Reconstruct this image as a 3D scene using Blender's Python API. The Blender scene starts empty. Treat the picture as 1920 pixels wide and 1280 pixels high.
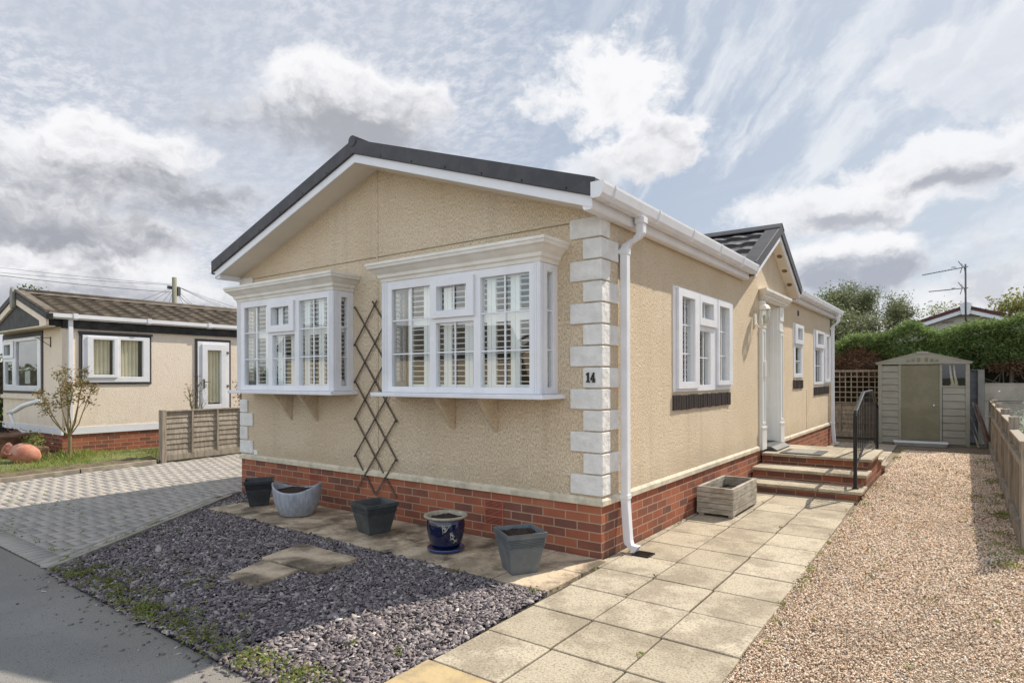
import bpy, bmesh, math, random
import numpy as np
from mathutils import Vector, Matrix
random.seed(7); RNG = np.random.default_rng(7)
SC = bpy.context.scene; COL = SC.collection
R_ = math.radians

# ------------------------------------------------------------ camera
YAW = R_(36.2)
cd = bpy.data.cameras.new("camera"); cam = bpy.data.objects.new("camera", cd); COL.objects.link(cam)
cam.location = (2.3507, -4.4236, 1.474)
cam.rotation_euler = (Matrix.Rotation(YAW, 4, 'Z') @ Matrix.Rotation(R_(90), 4, 'X') @ Matrix.Rotation(-0.0029, 4, 'Z')).to_euler()
cd.sensor_width = 36; cd.lens = 1157/1920*36
cd.shift_y = (709.5-640)/1920
cd.clip_end = 2000
SC.camera = cam
SC.view_settings.view_transform = 'Standard'; SC.view_settings.look = 'None'
SC.view_settings.exposure = 0.34; SC.view_settings.gamma = 1

# ------------------------------------------------------------ sun
SUNV = Vector((0.34, 0.97, 1.0)).normalized()
SUN_EL = math.asin(SUNV.z); SUN_AZ = math.atan2(SUNV.x, SUNV.y)
sl = bpy.data.lights.new("sun", 'SUN'); sun = bpy.data.objects.new("sun", sl); COL.objects.link(sun)
sl.energy = 4.5; sl.angle = R_(0.5); sl.color = (1, .925, .80)
sun.rotation_euler = SUNV.to_track_quat('Z', 'Y').to_euler(); sun.location = (8, 20, 20)

# ------------------------------------------------------------ node helpers
class NT:
    def __init__(s, tree): s.t = tree; s.n = tree.nodes; s.l = tree.links
    def new(s, ty, **k):
        nd = s.n.new(ty)
        for a, b in k.items(): setattr(nd, a, b)
        return nd
    def put(s, sock, v):
        if v is None: return
        if isinstance(v, bpy.types.NodeSocket): s.l.new(v, sock)
        elif isinstance(v, (tuple, list)):
            if len(v) == 3 and len(sock.default_value) == 4: v = (*v, 1)
            sock.default_value = v
        else: sock.default_value = v
    def math(s, op, a, b=None, c=None, clamp=False):
        nd = s.new('ShaderNodeMath', operation=op, use_clamp=clamp)
        s.put(nd.inputs[0], a); s.put(nd.inputs[1], b); s.put(nd.inputs[2], c)
        return nd.outputs[0]
    def vmath(s, op, a, b=None, out=0):
        nd = s.new('ShaderNodeVectorMath', operation=op); s.put(nd.inputs[0], a); s.put(nd.inputs[1], b)
        return nd.outputs[out]
    def scale(s, a, f):
        nd = s.new('ShaderNodeVectorMath', operation='SCALE'); s.put(nd.inputs[0], a); s.put(nd.inputs['Scale'], f)
        return nd.outputs[0]
    def mix(s, f, a, b, bt='MIX'):
        nd = s.new('ShaderNodeMix', data_type='RGBA', blend_type=bt)
        s.put(nd.inputs[0], f); s.put(nd.inputs[6], a); s.put(nd.inputs[7], b)
        return nd.outputs[2]
    def noise(s, vec, scale, detail=4, rough=.55, dist=0, col=False):
        nd = s.new('ShaderNodeTexNoise'); s.put(nd.inputs['Vector'], vec)
        nd.inputs['Scale'].default_value = scale; nd.inputs['Detail'].default_value = detail
        nd.inputs['Roughness'].default_value = rough; nd.inputs['Distortion'].default_value = dist
        return nd.outputs[1 if col else 0]
    def vor(s, vec, scale, out='Distance', feature='F1'):
        nd = s.new('ShaderNodeTexVoronoi', feature=feature); s.put(nd.inputs['Vector'], vec)
        nd.inputs['Scale'].default_value = scale
        return nd.outputs[out]
    def ramp(s, f, stops, interp='LINEAR'):
        nd = s.new('ShaderNodeValToRGB'); s.put(nd.inputs[0], f); cr = nd.color_ramp; cr.interpolation = interp
        while len(cr.elements) < len(stops): cr.elements.new(.5)
        for e, (p, c) in zip(cr.elements, stops):
            e.position = p; e.color = (*c, 1) if isinstance(c, (tuple, list)) else (c, c, c, 1)
        return nd.outputs[0]
    def sstep(s, v, a, b):
        nd = s.new('ShaderNodeMapRange', interpolation_type='SMOOTHSTEP'); s.put(nd.inputs[0], v)
        nd.inputs[1].default_value = a; nd.inputs[2].default_value = b
        return nd.outputs[0]
    def mapping(s, vec, sc=(1, 1, 1), rot=(0, 0, 0), loc=(0, 0, 0)):
        nd = s.new('ShaderNodeMapping'); s.put(nd.inputs[0], vec)
        nd.inputs['Scale'].default_value = sc; nd.inputs['Rotation'].default_value = rot; nd.inputs['Location'].default_value = loc
        return nd.outputs[0]
    def bump(s, h, strength=.3, dist=.01, normal=None):
        nd = s.new('ShaderNodeBump'); s.put(nd.inputs['Height'], h)
        nd.inputs['Strength'].default_value = strength; nd.inputs['Distance'].default_value = dist
        if normal is not None: s.put(nd.inputs['Normal'], normal)
        return nd.outputs[0]

# ------------------------------------------------------------ sky
world = bpy.data.worlds.new("World"); SC.world = world; world.use_nodes = True
def build_sky():
    N = NT(world.node_tree); N.n.clear()
    out = N.new('ShaderNodeOutputWorld'); bg = N.new('ShaderNodeBackground')
    N.l.new(bg.outputs[0], out.inputs[0])
    sky = N.new('ShaderNodeTexSky', sky_type='NISHITA'); sky.sun_disc = False
    sky.sun_elevation = SUN_EL; sky.sun_rotation = SUN_AZ; sky.air_density = 1.0; sky.dust_density = 1.5; sky.ozone_density = 1.5
    d = N.vmath('NORMALIZE', N.new('ShaderNodeTexCoord').outputs['Generated'])
    sp = N.new('ShaderNodeSeparateXYZ'); N.put(sp.inputs[0], d); dz = sp.outputs[2]
    K = 10.0                                        # background strength is 1/K
    W = lambda r, g, b: (r*K, g*K, b*K)
    inv = N.math('DIVIDE', 1.0, N.math('ADD', N.math('MAXIMUM', dz, 0.0), .12))
    P = N.scale(d, inv)                             # flat cloud-deck coordinates
    wv = N.vmath('SUBTRACT', N.noise(P, 1.6, 4, .55, 0, True), (.5, .5, .5))
    Pw = N.vmath('ADD', P, N.scale(wv, .16))
    n_patch = N.noise(N.mapping(P, (1, 1, 0), loc=(3.1, .4, 0)), .9, 4, .55)
    n_cir = N.noise(N.mapping(Pw, (.40, 2.6, 0), (0, 0, R_(-66))), 1.5, 8, .68, .3)
    # cumulus coordinates: direction with a billowing warp
    w1 = N.vmath('SUBTRACT', N.noise(d, 7.0, 5, .6, 0, True), (.5, .5, .5))
    dw = N.vmath('ADD', d, N.scale(w1, .085))
    sq = N.mapping(dw, (1, 1, 1.5))
    n_cum = N.noise(sq, 5.0, 7, .60)
    n_bil = N.noise(sq, 13.0, 6, .60)
    n_fine = N.noise(sq, 30, 4, .6)
    n_cum = N.math('ADD', N.math('MULTIPLY', n_cum, .6), N.math('MULTIPLY', n_bil, .4))
    base = N.mix(.72, sky.outputs[0], W(.42, .50, .62))
    sunv = N.vmath('DOT_PRODUCT', d, tuple(SUNV), 1)
    veil = N.math('ADD', N.math('MULTIPLY', N.sstep(sunv, .55, 1.0), .40), N.math('MULTIPLY', N.sstep(dz, .42, .0), .28), clamp=True)
    c = N.mix(veil, base, W(.70, .74, .79))
    def at(px, py):                                 # direction of a point of the sky as it stands over the place
        f = 1157.0; a_ = YAW; F = Vector((-math.sin(a_), math.cos(a_), 0)); R = Vector((math.cos(a_), math.sin(a_), 0))
        return tuple((F+R*((px-960)/f)+Vector((0, 0, 1))*((709.5-py)/f)).normalized())
    near = lambda px, py, a_, b_: N.sstep(N.vmath('DOT_PRODUCT', d, at(px, py), 1), a_, b_)
    c = N.mix(N.math('MULTIPLY', N.sstep(n_cir, .50, .78), .28), c, W(.80, .83, .88))
    # dappled high cloud in the left half of the sky
    n_d = N.noise(N.mapping(Pw, (1, 1.35, 0), (0, 0, .6)), 20, 6, .66)
    dap = N.math('MULTIPLY', N.math('MULTIPLY', N.sstep(n_d, .38, .66), N.math('ADD', N.math('MULTIPLY', N.sstep(n_patch, .40, .58), .6), .4)), near(360, 40, .84, .955))
    c = N.mix(N.math('MULTIPLY', near(300, 250, .80, .97), .55), c, W(.68, .70, .76))
    c = N.mix(N.math('MULTIPLY', dap, .62), c, W(.84, .85, .89))
    # cirrus streaks fanning out over the right half
    cv = Vector(at(1000, 820)).normalized(); t1 = cv.cross(Vector((0, 0, 1))).normalized(); t2 = t1.cross(cv).normalized()
    fa = N.vmath('DOT_PRODUCT', d, tuple(t1), 1); fb = N.vmath('DOT_PRODUCT', d, tuple(t2), 1)
    ang = N.math('ARCTAN2', fb, fa); rad = N.math('SQRT', N.math('ADD', N.math('MULTIPLY', fa, fa), N.math('MULTIPLY', fb, fb)))
    cb_ = N.new('ShaderNodeCombineXYZ'); N.put(cb_.inputs[0], N.math('MULTIPLY', ang, 8.5)); N.put(cb_.inputs[1], N.math('MULTIPLY', rad, 4.5))
    n_f = N.noise(N.vmath('ADD', cb_.outputs[0], N.scale(w1, .9)), 1.3, 6, .58, .2)
    fan = N.math('MULTIPLY', N.sstep(n_f, .43, .70), near(1760, 140, .86, .965))
    c = N.mix(N.math('MULTIPLY', fan, .70), c, W(.88, .90, .93))
    # bright broken bank near the horizon
    bank = N.math('MULTIPLY', N.sstep(n_cum, .42, .56), N.math('MULTIPLY', N.sstep(dz, .22, .10), .85))
    c = N.mix(bank, c, N.mix(N.sstep(n_bil, .62, .40), W(.62, .63, .68), W(.88, .89, .91)))
    def blob(c, cen, rx, ry, whit, amp=1.0, dark=(.40, .41, .46), edge=.40, bias=0.0, lite=(.92, .92, .94), fade=1.0):
        cv = Vector(cen).normalized(); t1 = cv.cross(Vector((0, 0, 1))).normalized(); t2 = t1.cross(cv).normalized()
        a = N.math('DIVIDE', N.vmath('DOT_PRODUCT', dw, tuple(t1), 1), rx)
        b = N.math('DIVIDE', N.vmath('DOT_PRODUCT', dw, tuple(t2), 1), ry)
        fr = N.math('GREATER_THAN', N.vmath('DOT_PRODUCT', d, tuple(cv), 1), .3)
        rr = N.math('SQRT', N.math('ADD', N.math('MULTIPLY', a, a), N.math('MULTIPLY', b, b)))
        m = N.math('ADD', N.math('SUBTRACT', 1.0 + bias, rr), N.math('MULTIPLY', N.math('SUBTRACT', n_cum, .5), amp*5.5))
        al = N.math('MULTIPLY', N.math('MULTIPLY', N.sstep(m, -.05, edge), fr), fade)
        sh = N.math('ADD', N.math('ADD', N.math('MULTIPLY', b, .42), whit), N.math('MULTIPLY', N.math('SUBTRACT', n_cum, .5), -3.0))
        sh = N.math('ADD', sh, N.math('MULTIPLY', N.math('SUBTRACT', n_fine, .5), 1.1))
        sh = N.math('ADD', sh, N.math('MULTIPLY', N.math('SUBTRACT', n_bil, .5), 1.3))
        sh = N.math('ADD', sh, N.math('MULTIPLY', N.sstep(m, .8, .0), .40))
        return N.mix(al, c, N.mix(N.sstep(sh, .0, 1.1), W(*dark), W(*lite)))
    c = blob(c, at(60, 520), .34, .040, .45, .45, fade=.85)
    c = blob(c, at(20, 455), .22, .045, .85, .50)
    c = blob(c, at(120, 420), .20, .040, .25, .5, (.38, .39, .44))
    c = blob(c, at(90, 320), .20, .070, .50, .6, (.44, .45, .50), fade=.85)
    c = blob(c, at(225, 275), .12, .045, .62, .6)
    c = blob(c, at(320, 365), .17, .062, .02, .55, (.365, .375, .42), edge=.8, bias=.15, fade=.92)
    c = blob(c, at(650, 180), .13, .048, .70, .50, (.46, .47, .52), bias=.1)
    c = blob(c, at(590, 240), .17, .058, .12, .55, (.40, .41, .455), edge=.8, bias=.12, fade=.92)
    c = blob(c, at(1170, 150), .125, .085, .95, .72, (.55, .56, .61))
    c = blob(c, at(1235, 260), .105, .055, .72, .72, (.50, .51, .56))
    c = blob(c, at(1150, 300), .10, .03, .9, .7, (.6, .61, .65), fade=.7)
    c = blob(c, at(1560, 390), .22, .035, .75, .6, (.50, .51, .57), fade=.9)
    c = blob(c, at(1850, 290), .17, .045, .92, .65, (.55, .56, .62), fade=.9)
    c = blob(c, at(1800, 340), .065, .024, .05, .65, (.40, .42, .48), edge=.8, fade=.9)
    c = blob(c, at(1600, 405), .055, .020, .08, .65, (.44, .46, .52), edge=.8, fade=.85)
    c = blob(c, at(1860, 130), .12, .05, .95, .9, (.7, .71, .74), fade=.4)
    c = blob(c, at(1610, 478), .085, .026, .98, .42, bias=.1)
    c = blob(c, at(1605, 515), .092, .032, .12, .42, (.42, .45, .52), edge=.55, bias=.2)
    c = N.mix(N.sstep(dz, .03, .0), c, W(.74, .76, .78)); c = N.mix(N.sstep(dz, .0, -.03), c, W(.20, .19, .17))
    # unseen sky behind the camera: warm gain added to light the shaded front wall
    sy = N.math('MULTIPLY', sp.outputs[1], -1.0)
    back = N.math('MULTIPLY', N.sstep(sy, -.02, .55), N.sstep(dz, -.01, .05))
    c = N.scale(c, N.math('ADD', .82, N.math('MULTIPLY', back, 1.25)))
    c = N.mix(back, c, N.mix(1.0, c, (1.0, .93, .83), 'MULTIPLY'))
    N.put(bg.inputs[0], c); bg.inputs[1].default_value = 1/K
build_sky()

# ------------------------------------------------------------ material helpers
MATS = {}
def mat(name, fn):
    if name in MATS: return MATS[name]
    m = bpy.data.materials.new(name); m.use_nodes = True
    N = NT(m.node_tree); N.n.clear()
    out = N.new('ShaderNodeOutputMaterial'); p = N.new('ShaderNodeBsdfPrincipled'); N.l.new(p.outputs[0], out.inputs[0])
    N.p = p; N.out = out; N.oc = N.new('ShaderNodeTexCoord').outputs['Object']
    N.geo = N.new('ShaderNodeNewGeometry')
    fn(N, p); MATS[name] = m
    return m
def simple(name, c1, c2=None, sc=6, rough=.6, bump=.15, bsc=60, bd=.004, stretch=(1, 1, 1), island=0, spec=.4, dirt=None, detail=5, metal=0):
    def f(N, p):
        v = N.mapping(N.oc, stretch)
        nz = N.noise(v, sc, detail, .6)
        c = N.mix(N.sstep(nz, .38, .62), c1, c2 or c1)
        if island:
            rnd = N.geo.outputs['Random Per Island']
            c = N.mix(1.0, c, N.ramp(rnd, [(0, 1-island), (1, 1+island*.6)]), 'MULTIPLY')
        if dirt:
            dn = N.noise(N.oc, dirt[1], 6, .65)
            c = N.mix(N.math('MULTIPLY', N.sstep(dn, .46, .64), dirt[2]), c, dirt[0])
        N.put(p.inputs['Base Color'], c); p.inputs['Roughness'].default_value = rough
        p.inputs['Specular IOR Level'].default_value = spec; p.inputs['Metallic'].default_value = metal
        if bump: N.put(p.inputs['Normal'], N.bump(N.noise(v, bsc, 4, .6), bump, bd))
    return mat(name, f)

def f_render(N, p, base=(.74, .595, .42), hi=(.79, .655, .485), amp=1.0):
    # coarse "bark" render: short vertical grooves
    v = N.mapping(N.oc, (92, 92, 42)); n1 = N.noise(v, 1, 3, .62, .1)
    v2 = N.mapping(N.oc, (160, 160, 110)); n2 = N.noise(v2, 1, 2, .6)
    h = N.math('ADD', N.sstep(n1, .30, .58), N.math('MULTIPLY', n2, .35))
    big = N.noise(N.oc, 1.3, 5, .6)
    c = N.mix(N.sstep(big, .3, .7), base, hi)
    c = N.mix(N.math('MULTIPLY', N.sstep(n1, .43, .33), .62*amp), c, (.36, .25, .155))
    c = N.mix(N.math('MULTIPLY', N.sstep(n2, .60, .75), .3), c, (.86, .76, .60))
    st = N.noise(N.mapping(N.oc, (5, 5, .5)), 1, 5, .65)
    c = N.mix(N.math('MULTIPLY', N.sstep(st, .52, .78), .28), c, (.40, .32, .22))
    sz_ = N.new('ShaderNodeSeparateXYZ'); N.put(sz_.inputs[0], N.oc)
    # splash dirt along the foot of the wall
    spl = N.sstep(N.math('ADD', sz_.outputs[2], N.math('MULTIPLY', N.math('SUBTRACT', N.noise(N.oc, 5, 5, .65), .5), .45)), .78, .46)
    c = N.mix(N.math('MULTIPLY', spl, .34), c, (.42, .34, .24))
    N.put(p.inputs['Base Color'], c); p.inputs['Roughness'].default_value = .85; p.inputs['Specular IOR Level'].default_value = .2
    N.put(p.inputs['Normal'], N.bump(h, .9*amp, .009))
M_render = mat('cream_bark_render', f_render)
M_render_n = mat('pinkish_pebble_render', lambda N, p: f_render(N, p, (.83, .70, .575), (.87, .76, .64), .5))

def f_brick(N, p, flip=False):
    sp = N.new('ShaderNodeSeparateXYZ'); N.put(sp.inputs[0], N.oc)
    u = N.math('ADD', sp.outputs[0], sp.outputs[1])
    cb = N.new('ShaderNodeCombineXYZ'); N.put(cb.inputs[0], u); N.put(cb.inputs[1], sp.outputs[2])
    uv = cb.outputs[0]
    wob = N.scale(N.vmath('SUBTRACT', N.noise(uv, 30, 3, .5, 0, True), (.5, .5, .5)), .004)
    uvw = N.vmath('ADD', uv, wob)
    br = N.new('ShaderNodeTexBrick'); N.put(br.inputs['Vector'], uvw)
    br.offset = .5; br.inputs['Scale'].default_value = 1
    br.inputs['Brick Width'].default_value = .225; br.inputs['Row Height'].default_value = .075
    br.inputs['Mortar Size'].default_value = .0055; br.inputs['Mortar Smooth'].default_value = .12; br.inputs['Bias'].default_value = 0
    br.inputs['Color1'].default_value = (0, 0, 0, 1); br.inputs['Color2'].default_value = (1, 1, 1, 1); br.inputs['Mortar'].default_value = (.5, .5, .5, 1)
    r = N.new('ShaderNodeSeparateColor'); N.put(r.inputs[0], br.outputs['Color'])
    inner = N.noise(N.mapping(uv, (3.2, 2.2, 1)), 1.7, 3, .55)
    t = N.math('ADD', N.math('MULTIPLY', r.outputs[0], .62), N.math('MULTIPLY', inner, .55))
    c = N.ramp(t, [(.12, (.135, .066, .052)), (.34, (.175, .072, .052)), (.48, (.235, .080, .050)), (.62, (.305, .092, .050)), (.9, (.36, .125, .068))])
    nz = N.noise(uv, 90, 4, .7)
    c = N.mix(N.math('MULTIPLY', N.sstep(nz, .5, .8), .35), c, (.15, .07, .055))
    c = N.mix(N.math('MULTIPLY', N.sstep(N.noise(uv, 4, 5, .6), .55, .8), .35), c, (.42, .25, .16))
    mort = N.mix(N.noise(uv, 40, 3, .6), (.36, .235, .15), (.44, .30, .20))
    c = N.mix(br.outputs['Fac'], c, mort)
    gz = N.sstep(N.math('ADD', sp.outputs[2], N.math('MULTIPLY', N.math('SUBTRACT', N.noise(uv, 6, 4, .6), .5), .10)), .07, .0)
    c = N.mix(N.math('MULTIPLY', gz, .5), c, (.09, .07, .05))
    N.put(p.inputs['Base Color'], c); p.inputs['Roughness'].default_value = .75; p.inputs['Specular IOR Level'].default_value = .3
    h = N.math('ADD', N.math('MULTIPLY', br.outputs['Fac'], -1.0), N.math('MULTIPLY', nz, .25))
    N.put(p.inputs['Normal'], N.bump(h, .7, .006))
M_brick = mat('red_multi_brick', f_brick)

M_upvc = simple('white_upvc', (.80, .80, .83), (.76, .76, .80), 3, .32, .02, 30, .002, dirt=((.45, .42, .36), 5, .10))
M_cornice = simple('cream_moulding', (.82, .79, .74), (.76, .72, .66), 4, .5, .08, 50, dirt=((.46, .40, .32), 6, .16))
M_strip = simple('cream_cill_strip', (.66, .58, .44), (.54, .48, .37), 5, .7, .3, 60, .004, dirt=((.30, .26, .20), 9, .45))
M_soffit = simple('cream_soffit_board', (.66, .60, .52), (.70, .64, .56), 2, .5, .03)
M_quoin = simple('white_riven_stone', (.76, .745, .72), (.68, .665, .64), 7, .65, .85, 11, .022, dirt=((.50, .46, .42), 8, .22))
M_verge = simple('dark_verge_trim', (.050, .048, .055), (.068, .064, .070), 8, .55, .1, 90, .002)
M_black = simple('black_gloss_paint', (.006, .006, .007), (.010, .010, .012), 8, .32, .15, 40, .002, spec=.35)
M_number = simple('black_numerals', (.01, .01, .01), None, 5, .35, 0)
M_joint = simple('joint_line', (.40, .31, .20), (.32, .24, .15), 9, .8, .2)
M_dark = simple('dark_recess', (.02, .02, .02), None, 5, .9, 0)
M_room = simple('room_shade', (.08, .075, .07), (.10, .095, .09), 2, .9, 0)  # dark colour stands in for the lack of light in the rooms
M_shut = simple('white_shutter', (.86, .86, .85), None, 3, .4, 0)
M_terra = simple('terracotta_brick_vent', (.44, .12, .07), (.36, .10, .06), 20, .7, .2)
M_vents = simple('slate_sill_slip', (.018, .014, .014), (.055, .040, .036), 30, .5, .6, 40, .006, stretch=(1, 8, 1))
M_wood = simple('weathered_grey_wood', (.36, .31, .25), (.24, .205, .165), 4, .8, .4, 25, .004, stretch=(6, 1.2, 1.2), island=.25)
M_woodv = simple('weathered_upright_wood', (.40, .34, .265), (.25, .21, .165), 4, .8, .4, 25, .004, stretch=(9, 9, .8), island=.28)
M_woody = simple('weathered_planter_wood', (.50, .45, .38), (.32, .28, .22), 3, .75, .4, 25, .003, stretch=(2.5, 2.5, 16), island=.18, dirt=((.12, .09, .05), 5, .4))
M_trellis = simple('brown_trellis_wood', (.095, .070, .050), (.16, .12, .085), 10, .7, .3, 60, .002, island=.2)
M_soil = simple('potting_soil', (.028, .018, .012), (.06, .038, .024), 40, .95, 1.0, 60, .02)
M_potdark = simple('charcoal_plastic', (.028, .032, .036), (.040, .045, .050), 12, .5, .2, 120, .002, dirt=((.09, .085, .075), 9, .3))
M_potgrey = simple('slate_grey_plastic', (.100, .115, .125), (.135, .15, .158), 10, .5, .25, 120, .002, dirt=((.16, .15, .13), 9, .4))
M_pewter = simple('pale_streaked_glaze', (.29, .315, .365), (.39, .41, .455), 3, .35, .1, 60, .002, stretch=(14, 14, 1.2), dirt=((.14, .14, .13), 4, .35))
M_blueglz = simple('navy_glaze', (.004, .007, .035), (.006, .011, .055), 5, .06, .03, 30, .002, spec=.9)
M_bluesau = simple('blue_saucer_glaze', (.02, .045, .15), (.03, .06, .19), 8, .15, .05, spec=.8)
M_pale = simple('pale_rim_glaze', (.42, .37, .28), (.30, .26, .20), 20, .45, .2)
M_motif = simple('cream_motif_glaze', (.55, .52, .44), None, 20, .3, 0)
M_terrapot = simple('terracotta', (.40, .15, .095), (.50, .22, .15), 7, .75, .15, dirt=((.55, .38, .32), 5, .4))
M_terradark = simple('old_terracotta', (.20, .10, .07), (.26, .14, .10), 7, .8, .2, dirt=((.10, .10, .06), 6, .5))
M_stone = simple('riven_sandstone', (.60, .47, .33), (.33, .25, .17), 3.4, .8, .9, 14, .02, dirt=((.085, .065, .045), 2.4, .85), detail=8)
M_sand = simple('yellow_sandstone', (.50, .375, .20), (.38, .29, .18), 3, .8, .5, 20, .01, dirt=((.22, .17, .11), 6, .4))
M_kerb = simple('concrete_edging', (.36, .33, .27), (.26, .24, .19), 12, .85, .4, 80)
M_shedg = simple('sage_green_shed_board', (.25, .235, .185), (.29, .275, .22), 3, .5, .12, 90, .002, stretch=(1, 1, 4), dirt=((.30, .29, .25), 3, .25))
M_sheddoor = simple('olive_shed_door', (.160, .145, .088), (.185, .168, .105), 3, .38, .05, dirt=((.24, .22, .15), 3, .25))
M_rubber = simple('dark_rubber', (.03, .03, .033), (.05, .05, .053), 20, .6, .3)
M_greyramp = simple('grey_plastic', (.045, .045, .048), (.07, .07, .07), 20, .55, .2)
M_matfab = simple('doormat_centre', (.36, .33, .28), (.24, .22, .19), 60, .95, .6, 200)
M_tile = simple('charcoal_granule_tile', (.050, .046, .050), (.085, .080, .082), 6, .7, .5, 220, .003, dirt=((.14, .13, .12), 3, .35))
M_tilebr = simple('brown_concrete_tile', (.12, .095, .072), (.19, .155, .12), 5, .85, .5, 120, .004, dirt=((.10, .09, .065), 3, .6), island=.1)
M_pole = simple('grey_timber_pole', (.20, .19, .14), (.28, .26, .20), 3, .9, .2, stretch=(6, 6, .5))
M_cable = simple('cable_black', (.05, .05, .055), None, 5, .6, 0)
M_metal = simple('dull_aluminium', (.10, .095, .09), (.15, .14, .13), 20, .5, 0, metal=.3)
M_conc = simple('beige_concrete_board', (.37, .33, .275), (.42, .375, .32), 2, .85, .2, 60, dirt=((.24, .22, .18), 2.5, .4))
M_post = simple('grey_concrete_post', (.22, .215, .19), (.28, .27, .24), 4, .85, .2)
M_maroon = simple('maroon_verge', (.075, .022, .020), (.10, .03, .028), 4, .55, .05)
M_bark = simple('tree_bark', (.10, .075, .05), (.16, .125, .09), 8, .95, .7, 20, .02, stretch=(3, 3, .6))
M_curt = simple('cream_curtain', (.78, .70, .52), (.84, .77, .60), 3, .9, .1)
M_greywall = simple('grey_lap_panel', (.11, .11, .12), (.16, .16, .17), 5, .8, .2)
M_fly = simple('fascia_black', (.012, .012, .012), (.03, .028, .028), 5, .6, .15, dirt=((.08, .07, .06), 7, .3))
M_glosswhite = simple('white_gloss_paint', (.80, .785, .755), (.76, .745, .71), 3, .3, .03)

def leafm(name, cols, trans=.35, rough=.5):
    def f(N, p):
        rnd = N.geo.outputs['Random Per Island']
        c = N.ramp(rnd, [(i/(len(cols)-1), k) for i, k in enumerate(cols)])
        big = N.noise(N.oc, 1.4, 3, .5)
        c = N.mix(1.0, c, N.ramp(big, [(.25, .70), (.75, 1.25)]), 'MULTIPLY')
        N.put(p.inputs['Base Color'], c); p.inputs['Roughness'].default_value = rough
        p.inputs['Specular IOR Level'].default_value = .3
        tr = N.new('ShaderNodeBsdfTranslucent'); N.put(tr.inputs[0], c)
        mx = N.new('ShaderNodeMixShader'); mx.inputs[0].default_value = trans
        N.l.new(p.outputs[0], mx.inputs[1]); N.l.new(tr.outputs[0], mx.inputs[2]); N.l.new(mx.outputs[0], N.out.inputs[0])
    return mat(name, f)
M_leaf_olive = leafm('olive_grey_leaves', [(.085, .11, .05), (.14, .165, .08), (.20, .22, .12), (.27, .28, .16)], .45)
M_leaf_mid = leafm('mid_green_leaves', [(.075, .11, .045), (.12, .17, .06), (.18, .22, .085)], .4)
M_leaf_yel = leafm('yellow_green_leaves', [(.16, .19, .05), (.26, .28, .08), (.36, .33, .12), (.18, .20, .07)], .45)
M_leaf_hedge = leafm('bright_hedge_leaves', [(.08, .125, .045), (.13, .20, .06), (.20, .28, .09), (.34, .39, .15)], .45, .75)
M_leaf_dead = leafm('dead_brown_foliage', [(.13, .075, .045), (.25, .145, .09), (.38, .24, .15), (.18, .10, .06)], .25, .8)
M_leaf_rose = leafm('rusty_rose_leaves', [(.12, .15, .03), (.22, .20, .05), (.28, .11, .04), (.16, .17, .05)])
M_leaf_red = leafm('red_shrub_leaves', [(.18, .03, .025), (.10, .02, .02), (.10, .10, .03), (.22, .06, .04)])
M_grass = leafm('lawn_grass_blades', [(.14, .20, .04), (.22, .29, .06), (.32, .36, .10), (.38, .35, .16)], .45)
M_weed = leafm('small_weeds', [(.10, .15, .03), (.18, .24, .05), (.30, .33, .09), (.30, .22, .10)])
M_white_fl = leafm('white_blossom', [(.62, .66, .62), (.55, .6, .52), (.25, .33, .14), (.72, .74, .72)])

def f_glass(N, p, tint=(.93, .96, .95), ior=1.9):
    tr = N.new('ShaderNodeBsdfTransparent'); tr.inputs[0].default_value = (*tint, 1)
    gl = N.new('ShaderNodeBsdfGlossy'); gl.inputs['Roughness'].default_value = .002; gl.inputs[0].default_value = (.92, .95, .96, 1)
    N.put(gl.inputs['Normal'], N.bump(N.noise(N.oc, 1.6, 1, .4), .06, .02))
    fr = N.new('ShaderNodeFresnel')
    # a single sheet stands for the sealed unit: same reflectance from both sides
    N.put(fr.inputs[0], N.math('ADD', ior, N.math('MULTIPLY', N.geo.outputs['Backfacing'], 1/ior-ior)))
    mx = N.new('ShaderNodeMixShader'); N.l.new(fr.outputs[0], mx.inputs[0]); N.l.new(tr.outputs[0], mx.inputs[1]); N.l.new(gl.outputs[0], mx.inputs[2])
    N.l.new(mx.outputs[0], N.out.inputs[0])
M_glass = mat('double_glazing', lambda N, p: f_glass(N, p, ior=2.15))
M_poly = mat('shed_polycarbonate', lambda N, p: f_glass(N, p, (.7, .7, .68), 1.8))

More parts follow.
